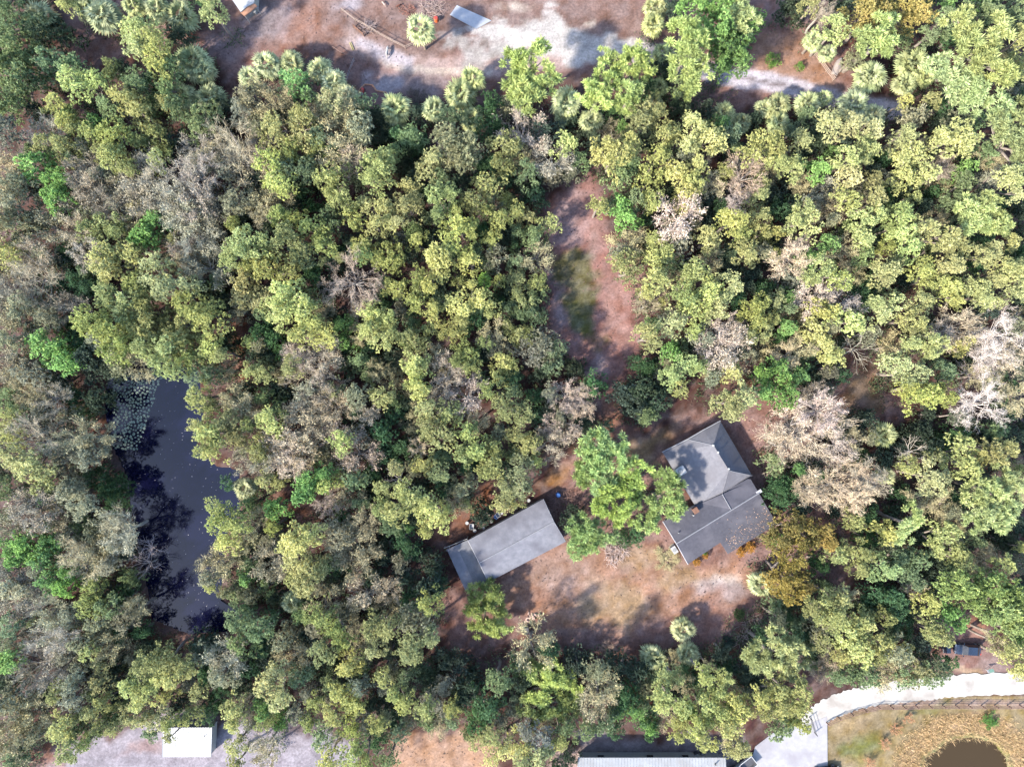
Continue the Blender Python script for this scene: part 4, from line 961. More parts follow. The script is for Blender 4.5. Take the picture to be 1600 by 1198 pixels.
# --- white-roofed building cut by the lower edge
wb = empty('white_roofed_building', P(1020, 1215, 0)); tag(wb, 'long building with white ribbed metal roof cut off by the bottom edge', 'building')
wc = [P(903, 1184, 3.0), P(1134, 1184, 3.0), P(1136, 1222, 4.2), P(901, 1222, 4.2)]
ribbed_roof(wb, wc, 48, .03, M['white_metal'])
wd = [P(901, 1222, 4.2), P(1136, 1222, 4.2), P(1136, 1262, 3.0), P(903, 1262, 3.0)]
ribbed_roof(wb, wd, 48, .03, M['white_metal'])
q0, q1, q2, q3 = P(907, 1189, 2.9), P(1130, 1189, 2.9), P(1131, 1256, 2.9), P(907, 1256, 2.9)
mb = MB()
for a, b_ in ((q0, q1), (q1, q2), (q2, q3), (q3, q0)):
    a, b_ = Vector((a.x, a.y, 0)), Vector((b_.x, b_.y, 0)); u_ = Vector((0, 0, 2.85)); mb.poly([a, b_, b_ + u_, a + u_])
mb.build('wall', M['white'], wb)
MB().tube(wc[0] + Vector((0, .06, -.05)), wc[1] + Vector((0, .06, -.05)), .09, .09, 6).build('gutter', M['steel'], wb)
for f in (.15, .5, .75):
    p = q0.lerp(q1, f); w_ = MB().box((p.x, p.y + .03, 1.5), (1.2, .08, 1.1)).build('window', M['trim'], wb); MB().box((p.x, p.y + .06, 1.5), (1.0, .06, .9)).build('pane', M['glass'], w_)
p = P(1118, 1194, 3.5); MB().tube(p - Vector((0, 0, .4)), p + Vector((0, 0, .25)), .09, .09, 8).build('vent_pipe', M['dark'], wb)

# --- house corner at the top edge: pale roof, terracotta porch roof
tb = empty('pale_roofed_house', P(385, -20, 0)); tag(tb, 'corner of a pale-roofed house with terracotta porch at the top edge', 'house')
rt = [P(362, -1, 3.2), P(376, 19, 3.2), P(385, 11, 3.25), P(397, 5, 3.25), P(400, -40, 3.8), P(340, -50, 3.8)]
MB().prism(list(reversed(rt)), .14).build('roof', M['white_metal'], tb)
pr = [P(376, 20, 3.0), P(382, 26, 2.6), P(402, 10, 2.6), P(396, 4, 3.0), P(386, 11, 3.0)]
MB().prism(pr, .12).build('porch_roof', M['terracotta'], tb)
mb = MB(); wl = [Vector((p.x, p.y, 0)) for p in (P(366, 0, 2.9), P(378, 16, 2.9), P(394, 4, 2.9), P(396, -40, 2.9), P(346, -48, 2.9))]
for i in range(5):
    a, b_ = wl[i], wl[(i + 1) % 5]; u_ = Vector((0, 0, 2.9)); mb.poly([a, b_, b_ + u_, a + u_])
mb.build('wall', M['wall'], tb)
for p in (P(382, 24, 2.4), P(400, 11, 2.4)): MB().tube((p.x, p.y, 0), (p.x, p.y, 2.5), .08, .08, 6).build('post', M['white'], tb)
# flat trailer by that porch
tl = empty('utility_trailer', P(396, 20, 0)); tag(tl, 'small grey utility trailer by the terracotta porch', 'trailer')
a, b_ = P(390, 24), P(404, 12); d = b_ - a; an = math.atan2(d.y, d.x); c = (a + b_) / 2
MB().box((c.x, c.y, .6), (d.length, .9, .12), an).build('bed', M['steel'], tl)
for s_ in (-1, 1):
    n_ = Vector((-math.sin(an), math.cos(an), 0)) * s_ * .45
    MB().box((c.x + n_.x, c.y + n_.y, .8), (d.length, .06, .3), an).build('side_rail', M['white'], tl)
    w_ = c + n_ * 1.2; MB().tube((w_.x - n_.x * .12, w_.y - n_.y * .12, .3), (w_.x + n_.x * .12, w_.y + n_.y * .12, .3), .3, .3, 12).build('wheel', M['dark'], tl)
w_ = P(400, 21); MB().lathe((w_.x, w_.y, 0), [(.28, 0), (.3, .5), (.25, .75), (.05, .8)], 12).build('tank', M['white'], tl)

# ------------------------------------------------------------------ vehicles
def car(name, label, px, py, heading, paint, suv=False):
    root = empty(name, P(px, py, 0), heading)
    tag(root, label, 'car')
    hw = .88; zb = .32
    #  x, half width, z of the shoulder
    prof = [(-2.18, .36, .58), (-2.12, .60, .72), (-1.95, .76, .86), (-1.5, .84, .94), (-.4, .86, .96), (.7, .86, .95), (1.5, .84, .88), (1.9, .74, .77), (2.12, .56, .66), (2.2, .32, .55)]
    mb = MB(); rings = []
    for x, w, z in prof:
        rings.append([(x, -w, zb), (x, -w * 1.0, z - .18), (x, -w * .93, z - .02), (x, -w * .5, z + .03), (x, w * .5, z + .03), (x, w * .93, z - .02), (x, w, z - .18), (x, w, zb)])
    for i in range(len(rings) - 1):
        for k in range(7): mb.poly([rings[i][k], rings[i + 1][k], rings[i + 1][k + 1], rings[i][k + 1]])
        mb.poly([rings[i][7], rings[i + 1][7], rings[i + 1][0], rings[i][0]])
    mb.poly(list(reversed(rings[0]))); mb.poly(rings[-1])
    body = mb.mesh('body', paint, True); bo = link('body', body, root)
    rr = -2.0 if suv else -1.75
    cab = [(rr, .70, .97), (rr + .55, .62, 1.38), (-.1, .64, 1.46), (.35, .62, 1.42), (1.05, .74, .96)]
    def strip(name_, i, j, mat, lift=0.0, shrink=1.0):
        m2 = MB()
        for k in range(i, j):
            a_, c_ = cab[k], cab[k + 1]
            m2.prism([(a_[0], -a_[1] * shrink, a_[2] + lift), (c_[0], -c_[1] * shrink, c_[2] + lift), (c_[0], c_[1] * shrink, c_[2] + lift), (a_[0], a_[1] * shrink, a_[2] + lift)], .05)
        return link(name_, m2.mesh(name_, mat), root)
    strip('rear_window', 0, 1, M['glass']); strip('roof', 1, 3, paint, .012, 1.03); strip('windscreen', 3, 4, M['glass'])
    for s_ in (-1, 1):
        m2 = MB().poly([(x, s_ * (w + .02), z - .03) for x, w, z in cab] + [(cab[-1][0], s_ * .86, .92), (cab[0][0], s_ * .84, .92)])
        link('side_window', m2.mesh('side_window', M['glass']), root)
        m2 = MB().box((.85, s_ * 1.0, 1.0), (.14, .2, .12)); link('mirror', m2.mesh('mirror', paint), root)
        m2 = MB().box((2.02, s_ * .58, .70), (.2, .34, .12)); link('headlight', m2.mesh('headlight', M['white']), root)
        m2 = MB().box((-2.12, s_ * .58, .76), (.08, .3, .12)); link('tail_light', m2.mesh('tail_light', M['red']), root)
        for x in (-1.35, 1.35):
            wl_ = link('wheel', MB().tube((x, s_ * .66, .33), (x, s_ * .90, .33), .33, .33, 16).mesh('wheel', M['dark']), root)
            rm = link('rim', MB().tube((x, s_ * .90, .33), (x, s_ * .915, .33), .2, .2, 12).mesh('rim', M['steel']), wl_)
    return root
M['paint_blue'] = noise_mat('dark_blue_paint', (.0035, .006, .013), (.006, .010, .020), 1, .22, spec=.7)
M['paint_black'] = noise_mat('black_paint', (.003, .0032, .005), (.005, .0055, .008), 1, .2, spec=.7)
M['paint_white'] = noise_mat('white_car_paint', (.19, .19, .192), (.22, .22, .222), 1, .3, spec=.6)
car('parked_car', 'dark blue car parked on the dirt beside the white driveway', 1508, 1012, R(176), M['paint_blue'])
car('parked_car', 'black car on the concrete apron cut off by the bottom edge', 1288, 1203, R(8), M['paint_black'], True)
# small dark box trailer left of the blue car
bt = empty('covered_trailer', P(1476, 1010, 0), R(92)); tag(bt, 'small navy covered trailer behind the dark blue car', 'trailer')
link('cover', MB().box((0, 0, .75), (1.6, .85, .75), 0, 0, .82).mesh('cover', M['paint_blue']), bt)
link('bed', MB().box((0, 0, .35), (1.7, .95, .1)).mesh('bed', M['steel']), bt)
for s_ in (-1, 1): link('wheel', MB().tube((0, s_ * .5, .26), (0, s_ * .64, .26), .26, .26, 14).mesh('wheel', M['dark']), bt)
# white pickup by the white-roofed building, mostly hidden
pk = empty('pickup_truck', P(1158, 1196, 0), R(38)); tag(pk, 'white pickup truck with an open bed beside the white-roofed building', 'pickup truck')
link('cab', MB().box((-1.1, 0, .75), (2.1, 1.75, .7)).box((-1.15, 0, 1.35), (1.5, 1.55, .5), 0, 0, .82).mesh('cab', M['paint_white']), pk)
link('windscreen', MB().box((-.42, 0, 1.33), (.06, 1.35, .4), 0, 0, 1).mesh('windscreen', M['glass']), pk)
link('bed', MB().box((1.15, 0, .55), (2.3, 1.7, .2)).mesh('bed', M['dark']), pk)
for s_ in (-1, 1): link('bed_side', MB().box((1.15, s_ * .85, .85), (2.3, .12, .5)).mesh('bed_side', M['paint_white']), pk)
link('tailgate', MB().box((2.34, 0, .85), (.10, 1.82, .5)).mesh('tailgate', M['paint_white']), pk)
for x in (-1.3, 1.4):
    for s_ in (-1, 1): link('wheel', MB().tube((x, s_ * .7, .38), (x, s_ * .96, .38), .38, .38, 14).mesh('wheel', M['dark']), pk)
# upturned boat by the upper road
bo = empty('upturned_boat', P(1308, 105, 0), R(68)); tag(bo, 'upturned grey-brown boat lying beside the upper fence', 'boat')
M['hull'] = noise_mat('boat_hull', (.11, .088, .078), (.19, .165, .155), 3, .6, stretch=(.5, 3, 1))
mb = MB(); rings = []
for k, (x, w, h_) in enumerate(((-1.45, .50, .42), (-1.2, .58, .50), (-.4, .64, .55), (.4, .62, .55), (1.0, .48, .48), (1.4, .20, .34), (1.52, .04, .22))):
    rings.append([(x, -w, 0), (x, -w * .85, h_ * .65), (x, -w * .3, h_ * .95), (x, 0, h_ * 1.05), (x, w * .3, h_ * .95), (x, w * .85, h_ * .65), (x, w, 0)])
for i in range(len(rings) - 1):
    for k in range(6): mb.poly([rings[i][k], rings[i + 1][k], rings[i + 1][k + 1], rings[i][k + 1]])
mb.poly(list(reversed(rings[0])))
link('hull', mb.mesh('hull', M['hull'], True), bo, (0, 0, .05))
link('keel', MB().tube((-1.4, 0, .46), (1.35, 0, .40), .05, .04, 5).mesh('keel', M['trim']), bo, (0, 0, .05))

# ------------------------------------------------------------------ fences
def fence(name, label, pts, ph, mat, rails=2, pr=.06, rr=.035, cat='fence', rail_mat=None):
    root = empty(name, P(*pts[0], 0)); tag(root, label, cat)
    W = []
    for x, y in pts:
        p = P(x, y, 0); p.z = gz(p.x, p.y); W.append(p)
        j = Vector((random.gauss(0, .03), random.gauss(0, .03), 0))
        MB().tube(p - Vector((0, 0, .2)), p + j + Vector((0, 0, ph)), pr, pr * .9, 6).build('post', mat, root)
    for i in range(len(W) - 1):
        for k in range(rails):
            z = ph * (.92 - .42 * k) if rails < 3 else ph * (.92 - .32 * k)
            MB().tube(W[i] + Vector((0, 0, z)), W[i + 1] + Vector((0, 0, z + random.gauss(0, .02))), rr, rr, 4).build('rail', rail_mat or mat, root)
    return root
fz = [(225, 300), (305, 262), (395, 235), (490, 207), (580, 187), (670, 187), (755, 187), (845, 185), (935, 183), (1030, 182), (1120, 182), (1210, 183), (1300, 183), (1390, 183), (1480, 183), (1565, 180), (1640, 178)]
fence('lawn_fence', 'wooden post and rail fence curving between white driveway and lawn', [(1240 + x / 4.44, 1060 + y / 4.44) for x, y in fz], 1.3, M['dark_wood'], 3, .10, .05)
gt = empty('farm_gate', P(1268, 1128, 0)); tag(gt, 'dark metal gate at the end of the white driveway', 'gate')
for a, b_ in (((1264, 1119), (1272, 1143)), ):
    A_, B_ = P(*a, 0), P(*b_, 0)
    for z in (.35, .75, 1.15): MB().tube(A_ + Vector((0, 0, z)), B_ + Vector((0, 0, z)), .04, .04, 5).build('bar', M['dark'], gt)
    for p in (A_, B_): MB().tube(p, p + Vector((0, 0, 1.35)), .08, .08, 6).build('post', M['dark'], gt)
fence('paddock_fence', 'pale rail fence crossing the bare upper ground', [(535, 18), (556, 34), (571, 42), (590, 54), (612, 66), (634, 77), (650, 70)], 1.15, M['wood'], 2, .06, .045)
fence('wire_fence', 'thin pale wire fence beside the red-edged sand pit', [(554, 96), (547, 115), (541, 134)], 1.1, M['trim'], 2, .04, .015)
fence('low_rail_fence', 'dark low rail fence on the bare upper ground', [(522, 77), (534, 85), (553, 93)], .9, M['dark_wood'], 1, .06, .06)
fence('road_fence', 'brown board fence running down to the upper road', [(1258, 69), (1272, 87), (1280, 98), (1290, 112), (1301, 126)], 1.2, M['wood'], 3, .08, .06)
gr = empty('rusty_gate', P(560, 46, 0)); tag(gr, 'dark rusty gate leaning beside a brush heap on the bare ground', 'gate')
A_, B_ = P(553, 43), P(569, 57)
for z in (.25, .6, .95): MB().tube(A_ + Vector((0, 0, z)), B_ + Vector((0, 0, z)), .06, .06, 5).build('bar', M['rust'], gr)
for p in (A_, (A_ + B_) / 2, B_): MB().tube(p, p + Vector((0, 0, 1.1)), .09, .09, 6).build('post', M['dark_wood'], gr)
pl = empty('yellow_poles', P(549, 73, 0)); tag(pl, 'yellow poles lying on the bare ground beside the sandy track', 'pole')
M['yellow'] = noise_mat('yellow_wood', (.16, .135, .055), (.21, .18, .085), 4, .8)
for a, b_ in (((546, 67), (551, 79)), ((548, 66), (553, 78))): MB().tube(P(*a, .1), P(*b_, .1), .06, .06, 6).build('pole', M['yellow'], pl)

# ------------------------------------------------------------------ sand pit with a toy
sp = empty('sand_pit', P(583, 153, 0)); tag(sp, 'red-edged sand pit at the edge of the palms', 'sand pit')
o_ = [(560, 152), (562, 140), (570, 132), (582, 133), (588, 142), (604, 145), (605, 152), (600, 170), (570, 172)]
pts = [P(x, y, .14) for x, y in o_]
MB().prism(list(reversed(pts)), .2).build('bed', M['mat_red'], sp)
for i in range(len(pts)): MB().tube(pts[i], pts[(i + 1) % len(pts)], .13, .13, 6).build('edging', M['terracotta'], sp)
toy = empty('ride_on_toy', P(567, 143, .14), R(75)); tag(toy, 'red and white ride-on toy in the sand pit', 'toy')
link('body', MB().box((0, 0, .4), (1.0, .5, .3), 0, 0, .8).mesh('body', M['red']), toy); link('seat', MB().box((-.65, 0, .5), (.5, .5, .4), 0, 0, .8).mesh('seat', M['white']), toy)
for x in (-.6, .35):
    for s_ in (-1, 1): link('wheel', MB().tube((x, s_ * .2, .17), (x, s_ * .34, .17), .17, .17, 10).mesh('wheel', M['dark']), toy)
cn = empty('orange_barrel', P(682, 33, 0)); tag(cn, 'orange barrel beside the lone fan palm on bare ground', 'barrel')
link('body', MB().lathe((0, 0, 0), [(.32, 0), (.36, .1), (.34, .5), (.36, .9), (.30, .98)], 12).mesh('body', M['orange']), cn); link('lid', MB().lathe((0, 0, .98), [(.31, 0), (.28, .05), (.05, .07)], 12).mesh('lid', M['red']), cn)
br = empty('blue_barrel', P(872, 772, 0)); tag(br, 'blue plastic barrel by the corner of the long shed', 'barrel')
link('body', MB().lathe((0, 0, 0), [(.36, 0), (.42, .1), (.40, .5), (.42, .9), (.34, 1.0)], 14).mesh('body', M['blue']), br); link('lid', MB().lathe((0, 0, 1.0), [(.34, 0), (.3, .05), (.05, .07)], 12).mesh('lid', M['blue']), br)
for px_, sx in ((1087, .42), (1096, .40)):
    tk = empty('dark_barrel', P(px_, 1176, 0)); tag(tk, 'dark rain barrel against the white-roofed building, ' + ('nearer its middle' if px_ < 1090 else 'nearer its corner'), 'barrel', 'rain barrels')
    link('body', MB().lathe((0, 0, 0), [(.42, 0), (.48, .1), (.46, .6), (.48, .95), (.38, 1.05)], 14).mesh('body', M['dark']), tk); link('lid', MB().lathe((0, 0, 1.05), [(.38, 0), (.34, .05), (.05, .07)], 12).mesh('lid', M['steel']), tk)
# air-conditioning unit by the gable
au = empty('air_conditioner', P(1052, 857, 0), R(-57)); tag(au, 'pale air-conditioning unit on the ground at the gable end', 'air conditioner')
link('casing', MB().box((0, 0, .5), (1.2, .8, .9)).mesh('casing', M['trim']), au); link('fan_grille', MB().lathe((0, 0, .95), [(.34, 0), (.32, .03), (.05, .04)], 14).mesh('fan_grille', M['steel']), au)
link('pad', MB().box((0, 0, .06), (1.4, 1.0, .12)).mesh('pad', M['concrete']), au)
# sign by the driveway
sg = empty('roadside_sign', P(1542, 1044, 0), R(10)); tag(sg, 'small green and white sign board beside the white driveway', 'sign')
M['sign_green'] = noise_mat('pale_green_board', (.09, .16, .125), (.11, .185, .145), 2, .6)
for x in (-.3, .3): link('post', MB().tube((x, 0, 0), (x, 0, .9), .04, .04, 6).mesh('post', M['white']), sg)
link('board', MB().box((.12, 0, .95), (.75, .5, .05), 0, 0, 1, Matrix.Rotation(R(-35), 3, 'X')).mesh('board', M['sign_green']), sg)
link('board', MB().box((-.42, 0, .95), (.3, .5, .05), 0, 0, 1, Matrix.Rotation(R(-35), 3, 'X')).mesh('board', M['white']), sg)

# ------------------------------------------------------------------ junk by the shed, brush heaps, bricks
def heap(name, label, cx, cy, rx, ry, n, ang, L0, L1, colr, rad=.035, hz=.7, cat='brush'):
    r = np.random.default_rng(int(cx * 7 + cy)); segs = []
    for k in range(n):
        q = math.sqrt(r.random()); a = r.random() * 6.283
        u, v = q * math.cos(a) * rx, q * math.sin(a) * ry
        p = P(cx + u * math.cos(ang) - v * math.sin(ang), cy + u * math.sin(ang) + v * math.cos(ang), 0)
        d = unit(np.array([r.normal(), r.normal(), abs(r.normal()) * .35 + .1])); l = r.uniform(L0, L1)
        p0 = np.array([p.x, p.y, r.random() * hz * (1 - q * .6)])
        segs.append((p0, p0 + d * l * .55, rad, rad * .7, 0)); d2 = unit(d + r.normal(size=3) * .4); segs.append((p0 + d * l * .55, p0 + d * l * .55 + d2 * l * .45, rad * .7, rad * .3, 0))
    V, F, T = seg_mesh(segs, .5, r)
    o = link(name, tri_mesh(name, V, F, T, M['twig'])); o.color = (*colr, 1)
    return tag(o, label, cat, kind='stuff')
heap('brush_heap', 'reddish dry brush heap between the long shed and the pines', 890, 790, 24, 26, 260, 0, .8, 2.6, (.15, .09, .078))
heap('brush_heap', 'pale cut branches and scraps under the pine beside the yard', 962, 855, 18, 26, 260, .3, .5, 1.6, (.26, .20, .18), .05)
heap('brush_heap', 'dry branch heap above the lone palm on bare ground', 675, 18, 16, 12, 160, 0, .5, 1.8, (.22, .165, .15))
heap('brush_heap', 'grey twig heap behind the rusty gate', 576, 44, 10, 9, 120, 0, .5, 1.4, (.20, .15, .14))
heap('brush_heap', 'small red scrap heap at the top of the bare ground', 637, 17, 14, 8, 90, 0, .3, .9, (.15, .065, .05))
heap('brush_heap', 'fallen grey sticks beside the small dark bush of the yard', 1170, 985, 16, 26, 70, .6, 1.0, 3.0, (.22, .18, .155), .05, .4)
JUNK = [(730, 816, 'white', .5), (737, 822, 'trim', .7), (742, 828, 'steel', .5), (752, 815, 'dark', .6), (760, 806, 'wood', .9), (775, 807, 'blue', .5), (778, 804, 'trim', .6), (756, 824, 'steel', .4), (784, 801, 'white', .4), (746, 812, 'dark', .5), (826, 781, 'white', .5), (768, 814, 'steel', .45)]
names = {'white': 'white bucket', 'trim': 'pale crate', 'steel': 'grey bin', 'dark': 'dark tub', 'wood': 'wooden box', 'blue': 'blue crate'}
where = ['leftmost behind the shed', 'beside the white bucket behind the shed', 'nearest the lean-to roof', 'in the middle behind the shed', 'under the tree behind the shed', 'behind the shed below the wood', 'beside the blue crate behind the shed', 'closest to the shed wall', 'right of the blue crate behind the shed', 'highest behind the shed', 'behind the far upper corner of the shed', 'in the shed shadow below the wooden box']
for k, (x, y, mt, s_) in enumerate(JUNK):
    root = empty(names[mt].replace(' ', '_'), P(x, y, 0), random.random() * 3)
    tag(root, f'{names[mt]} {where[k]}', names[mt].split()[1], 'junk behind the long shed')
    if mt in ('white', 'steel', 'dark'):
        link('body', MB().lathe((0, 0, 0), [(s_ * .42, 0), (s_ * .5, s_ * .9), (s_ * .54, s_), (s_ * .46, s_), (s_ * .4, s_ * .3)], 12).mesh('body', M[mt]), root)
        link('rim', MB().lathe((0, 0, s_ * .96), [(s_ * .55, 0), (s_ * .57, .03), (s_ * .55, .06)], 12).mesh('rim', M[mt]), root)
    else:
        b2 = MB(); b2.box((0, 0, .04), (s_ * 1.3, s_, .06))
        link('base', b2.mesh('base', M[mt]), root)
        for sx in (-1, 1):
            link('side', MB().box((sx * s_ * .63, 0, s_ * .35), (.05, s_, s_ * .6)).mesh('side', M[mt]), root)
            link('side', MB().box((0, sx * s_ * .5, s_ * .34), (s_ * 1.2, .05, s_ * .6)).mesh('side', M[mt]), root)
bk = empty('brick_stack', P(828, 964, 0), .4); tag(bk, 'small stack of pale bricks at the edge of the yard', 'brick stack')
M['brick'] = noise_mat('pale_brick', (.20, .12, .095), (.32, .24, .20), 6, .9)
brick = MB().box((0, 0, 0), (.40, .2, .14)).mesh('brick', M['brick'])
for k in range(26): link('brick', brick, bk, (random.gauss(0, .55), random.gauss(0, .28), .08 + .14 * (k % 3)), (0, 0, random.random() * 3))
wbn = empty('wheelie_bin', P(822, 982, 0), .2); tag(wbn, 'dark green bin at the lower edge of the yard', 'bin')
M['bin_green'] = noise_mat('bin_green', (.012, .03, .028), (.02, .045, .04), 2, .5)
link('body', MB().box((0, 0, .5), (.75, .95, 1.0), 0, 0, 1.12).mesh('body', M['bin_green']), wbn); link('lid', MB().box((0, 0, 1.05), (.92, 1.15, .1)).mesh('lid', M['dark']), wbn)
for s_ in (-1, 1): link('wheel', MB().tube((s_ * .3, -.5, .14), (s_ * .42, -.5, .14), .14, .14, 10).mesh('wheel', M['dark']), wbn)

# ------------------------------------------------------------------ shrubs of the yard and lawn
def shrub(name, label, x, y, rp, h, col, mesh, cat='shrub', group=None):
    p = P(x, y, h * .6); p.z = 0; root = empty(name, Vector((p.x, p.y, gz(p.x, p.y)))); tag(root, label, cat, group)
    mb = MB()
    for k in range(5):
        a = k * 1.3; mb.tube((0, 0, -.1), (math.cos(a) * rp * S * .5, math.sin(a) * rp * S * .5, h * .7), .04, .02, 4)
    link('stem', mb.mesh('stem', M['bark']), root)
    o = link('foliage', mesh, root, (0, 0, h * .55), (0, 0, random.random() * 6), (rp * S * 1.15, rp * S * 1.15, h * .6)); o.color = (*col, 1)
    return root
for x, y, rp, w_ in ((1158, 862, 9, 'left clump under the house eave'), (1172, 855, 10, 'right clump under the house eave'), (1088, 877, 8, 'beside the gable corner'), (1102, 868, 6, 'in the notch of the house')):
    shrub('orange_shrub', f'bright orange flowering shrub, {w_}', x, y, rp, 1.1, (.30, .15, .03), DENSE[2], 'shrub', 'orange flowering shrubs')
for x, y, rp, w_ in ((1100, 862, 6, 'beside the orange shrubs in the notch'), (1205, 842, 12, 'at the lower house corner'), (1216, 838, 10, 'just off the lower house corner'), (1250, 103, 8, 'alone on the clay above the upper road'), (1208, 95, 13, 'at the edge of the upper clay bank')):
    shrub('green_shrub', f'low bright green shrub {w_}', x, y, rp, 1.2, (.11, .19, .04), LEAFY[3], 'shrub', 'low green shrubs')
shrub('dry_shrub', 'round brown dry shrub at the shaded edge of the yard', 952, 1013, 13, 1.5, (.16, .11, .085), TWIG[2])
shrub('dark_shrub', 'dark low shrub among the yard palms', 1137, 1006, 13, 1.0, (.025, .045, .035), DENSE[1])
shrub('dark_shrub', 'small dark green bush beside fallen sticks in the yard', 1155, 960, 12, 1.3, (.035, .06, .02), DENSE[3])
shrub('dark_shrub', 'dusky brown bush on bare ground beside the palm row', 651, 153, 15, 1.6, (.05, .04, .035), HALF[2])
shrub('dry_shrub', 'rusty dead bush against the lean-to roof', 738, 902, 17, 2.2, (.24, .13, .11), TWIG[4])
shrub('straw_shrub', 'straw-coloured bush below the gable air conditioner', 1040, 873, 17, .8, (.20, .17, .09), HALF[1])
for k, (x, y) in enumerate(((1419, 1122), (1401, 1139), (1382, 1162), (1360, 1192))):
    shrub('young_shrub', f'young rusty shrub on the lawn, {["top", "second", "third", "lowest"][k]} of the row of four', x, y, 8, 1.4, (.24, .13, .07), TWIG[k], 'shrub', 'row of young shrubs on the lawn')
shrub('green_shrub', 'small green bush among reeds above the brown pond', 1548, 1126, 14, .9, (.07, .15, .03), LEAFY[5])

# reeds round the brown pond, floating lily pads: uncountable
r = np.random.default_rng(77)
n = 5200
ang = r.random(n) * 6.283
px_ = 1510 + np.cos(ang) * r.uniform(60, 135, n) + r.normal(size=n) * 8; py_ = 1200 + np.sin(ang) * r.uniform(48, 92, n) + r.normal(size=n) * 6
ds = sdf(px_, py_, SMALL_POND)
ok = (ds > -2) & (ds < 52) & (py_ > 1116) & (py_ > 1120 + (1430 - px_) * .55); px_, py_ = px_[ok], py_[ok]; n = len(px_)
pos = np.stack([(px_ - 800) * S, (599 - py_) * S, np.full(n, -.05)], -1); K = 5
pp = np.repeat(pos, K, 0) + r.normal(size=(n * K, 3)) * np.array([.12, .12, 0]); dd = unit(r.normal(size=(n * K, 3)) * .6 + np.array([.15, .05, 1.0]))
V = leaf_quads(pp, dd, .75, .05, r, .25)
o = link('reeds', tri_mesh('reeds', V, np.arange(len(V)).reshape(-1, 4), np.repeat(r.random(n * K), 4), M['leaf'])); o.color = (.36, .26, .14, 1)
tag(o, 'dry straw-coloured reeds round the small brown pond', 'reeds', kind='stuff')
mb = MB(); cnt = 0; tries = 0; rr = random.Random(3); seen = []
while cnt < 330 and tries < 30000:
    tries += 1
    x, y = rr.uniform(176, 256), rr.uniform(582, 702)
    if any(math.hypot(x - a_, y - b_) < 4.3 for a_, b_ in seen): continue
    if (x - 212) / 46 > 1.0 - ((y - 620) / 95) ** 2 * .75 or (x > 214 + (700 - y) * .33): continue
    if not inside(np.array([x]), np.array([y]), POND)[0]: continue
    p = P(x, y, 0); a0 = rr.random() * 6.28; rad = rr.uniform(.14, .27); pts = []
    for k in range(9):
        a = a0 + .35 + k * (6.283 - .7) / 8; pts.append((p.x + math.cos(a) * rad, p.y + math.sin(a) * rad, WATER_Z + .015 + rr.random() * .012))
    pts.append((p.x, p.y, WATER_Z + .012)); mb.poly(pts); cnt += 1; seen.append((x, y))
M['lily'] = noise_mat('lily_pad', (.06, .085, .055), (.12, .15, .115), .9, .45, spec=.4)
tag(mb.build('lily_pads', M['lily']), 'pale green lily pads floating at the upper end of the pond', 'lily pads', kind='stuff')
mb = MB()
for k in range(260):
    x, y = rr.uniform(200, 350), rr.uniform(590, 960)
    if not inside(np.array([x]), np.array([y]), POND)[0]: continue
    p = P(x, y, 0); s_ = rr.uniform(.04, .09); mb.poly([(p.x - s_, p.y, WATER_Z + .012), (p.x, p.y - s_ * .6, WATER_Z + .012), (p.x + s_, p.y, WATER_Z + .012), (p.x, p.y + s_ * .6, WATER_Z + .012)])
M['fleck'] = noise_mat('floating_leaf', (.16, .15, .16), (.26, .24, .24), 3, .7)
tag(mb.build('floating_leaves', M['fleck']), 'tiny pale fallen leaves floating on the blue pond', 'leaves', kind='stuff')

# fallen leaves and twigs on the open ground and on the house roof
r = np.random.default_rng(31)
n = 16000
lx, ly = r.uniform(40, 1590, n), r.uniform(2, 1196, n)
ok = np.zeros(n, bool)
for pl in ([(690, 930), (900, 850), (1040, 830), (1200, 870), (1330, 800), (1330, 930), (1180, 1010), (980, 1040), (700, 1020)], [(850, 290), (960, 280), (1010, 560), (940, 620), (850, 540)], [(110, 0), (720, 0), (700, 60), (560, 140), (380, 140), (330, 80), (120, 100)],
           [(620, 1150), (780, 1155), (790, 1198), (610, 1198)], [(940, 640), (1240, 600), (1240, 700), (1060, 690), (900, 760)], [(400, 760), (540, 790), (520, 850), (420, 840)], [(1140, 0), (1240, 0), (1310, 120), (1140, 110)]):
    ok |= inside(lx, ly, pl)
ok &= ~inside(lx, ly, [(1036, 706), (1126, 658), (1190, 760), (1205, 810), (1140, 868), (1070, 885), (1036, 815)]) & ~inside(lx, ly, [(690, 858), (849, 778), (886, 848), (760, 912)])
ok &= fbm(lx, ly, 60, 411, 4) > .44
lx, ly = lx[ok], ly[ok]; n = len(lx)
wx, wy = (lx - 800) * S, (599 - ly) * S
pos = np.stack([wx, wy, np.array([gz(a_, b_) for a_, b_ in zip(wx, wy)]) + .05], -1)
dd = unit(r.normal(size=(n, 3)) * np.array([1, 1, .25]) + np.array([0, 0, .15]))
V = leaf_quads(pos, dd, .34, .17, r)
o = link('fallen_leaves', tri_mesh('fallen_leaves', V, np.arange(len(V)).reshape(-1, 4), np.repeat(r.random(n), 4), M['twig'])); o.color = (.062, .040, .034, 1)
tag(o, 'fallen leaves and twigs strewn over the open ground', 'leaf litter', kind='stuff')
n = 260; fu = r.uniform(60, 440, n) ** 1.0; fv = 890 - np.abs(r.normal(size=n)) * 85
V = []
for a_, b_ in zip(fu, fv):
    if 640 < b_ < 898:
        p = hp(a_, b_, zs(b_)); V.append((p.x, p.y, zs(b_) + .05))
V = np.array(V); n = len(V); dd = unit(r.normal(size=(n, 3)) * np.array([1, 1, .2]))
V = leaf_quads(V, dd, .20, .12, r)
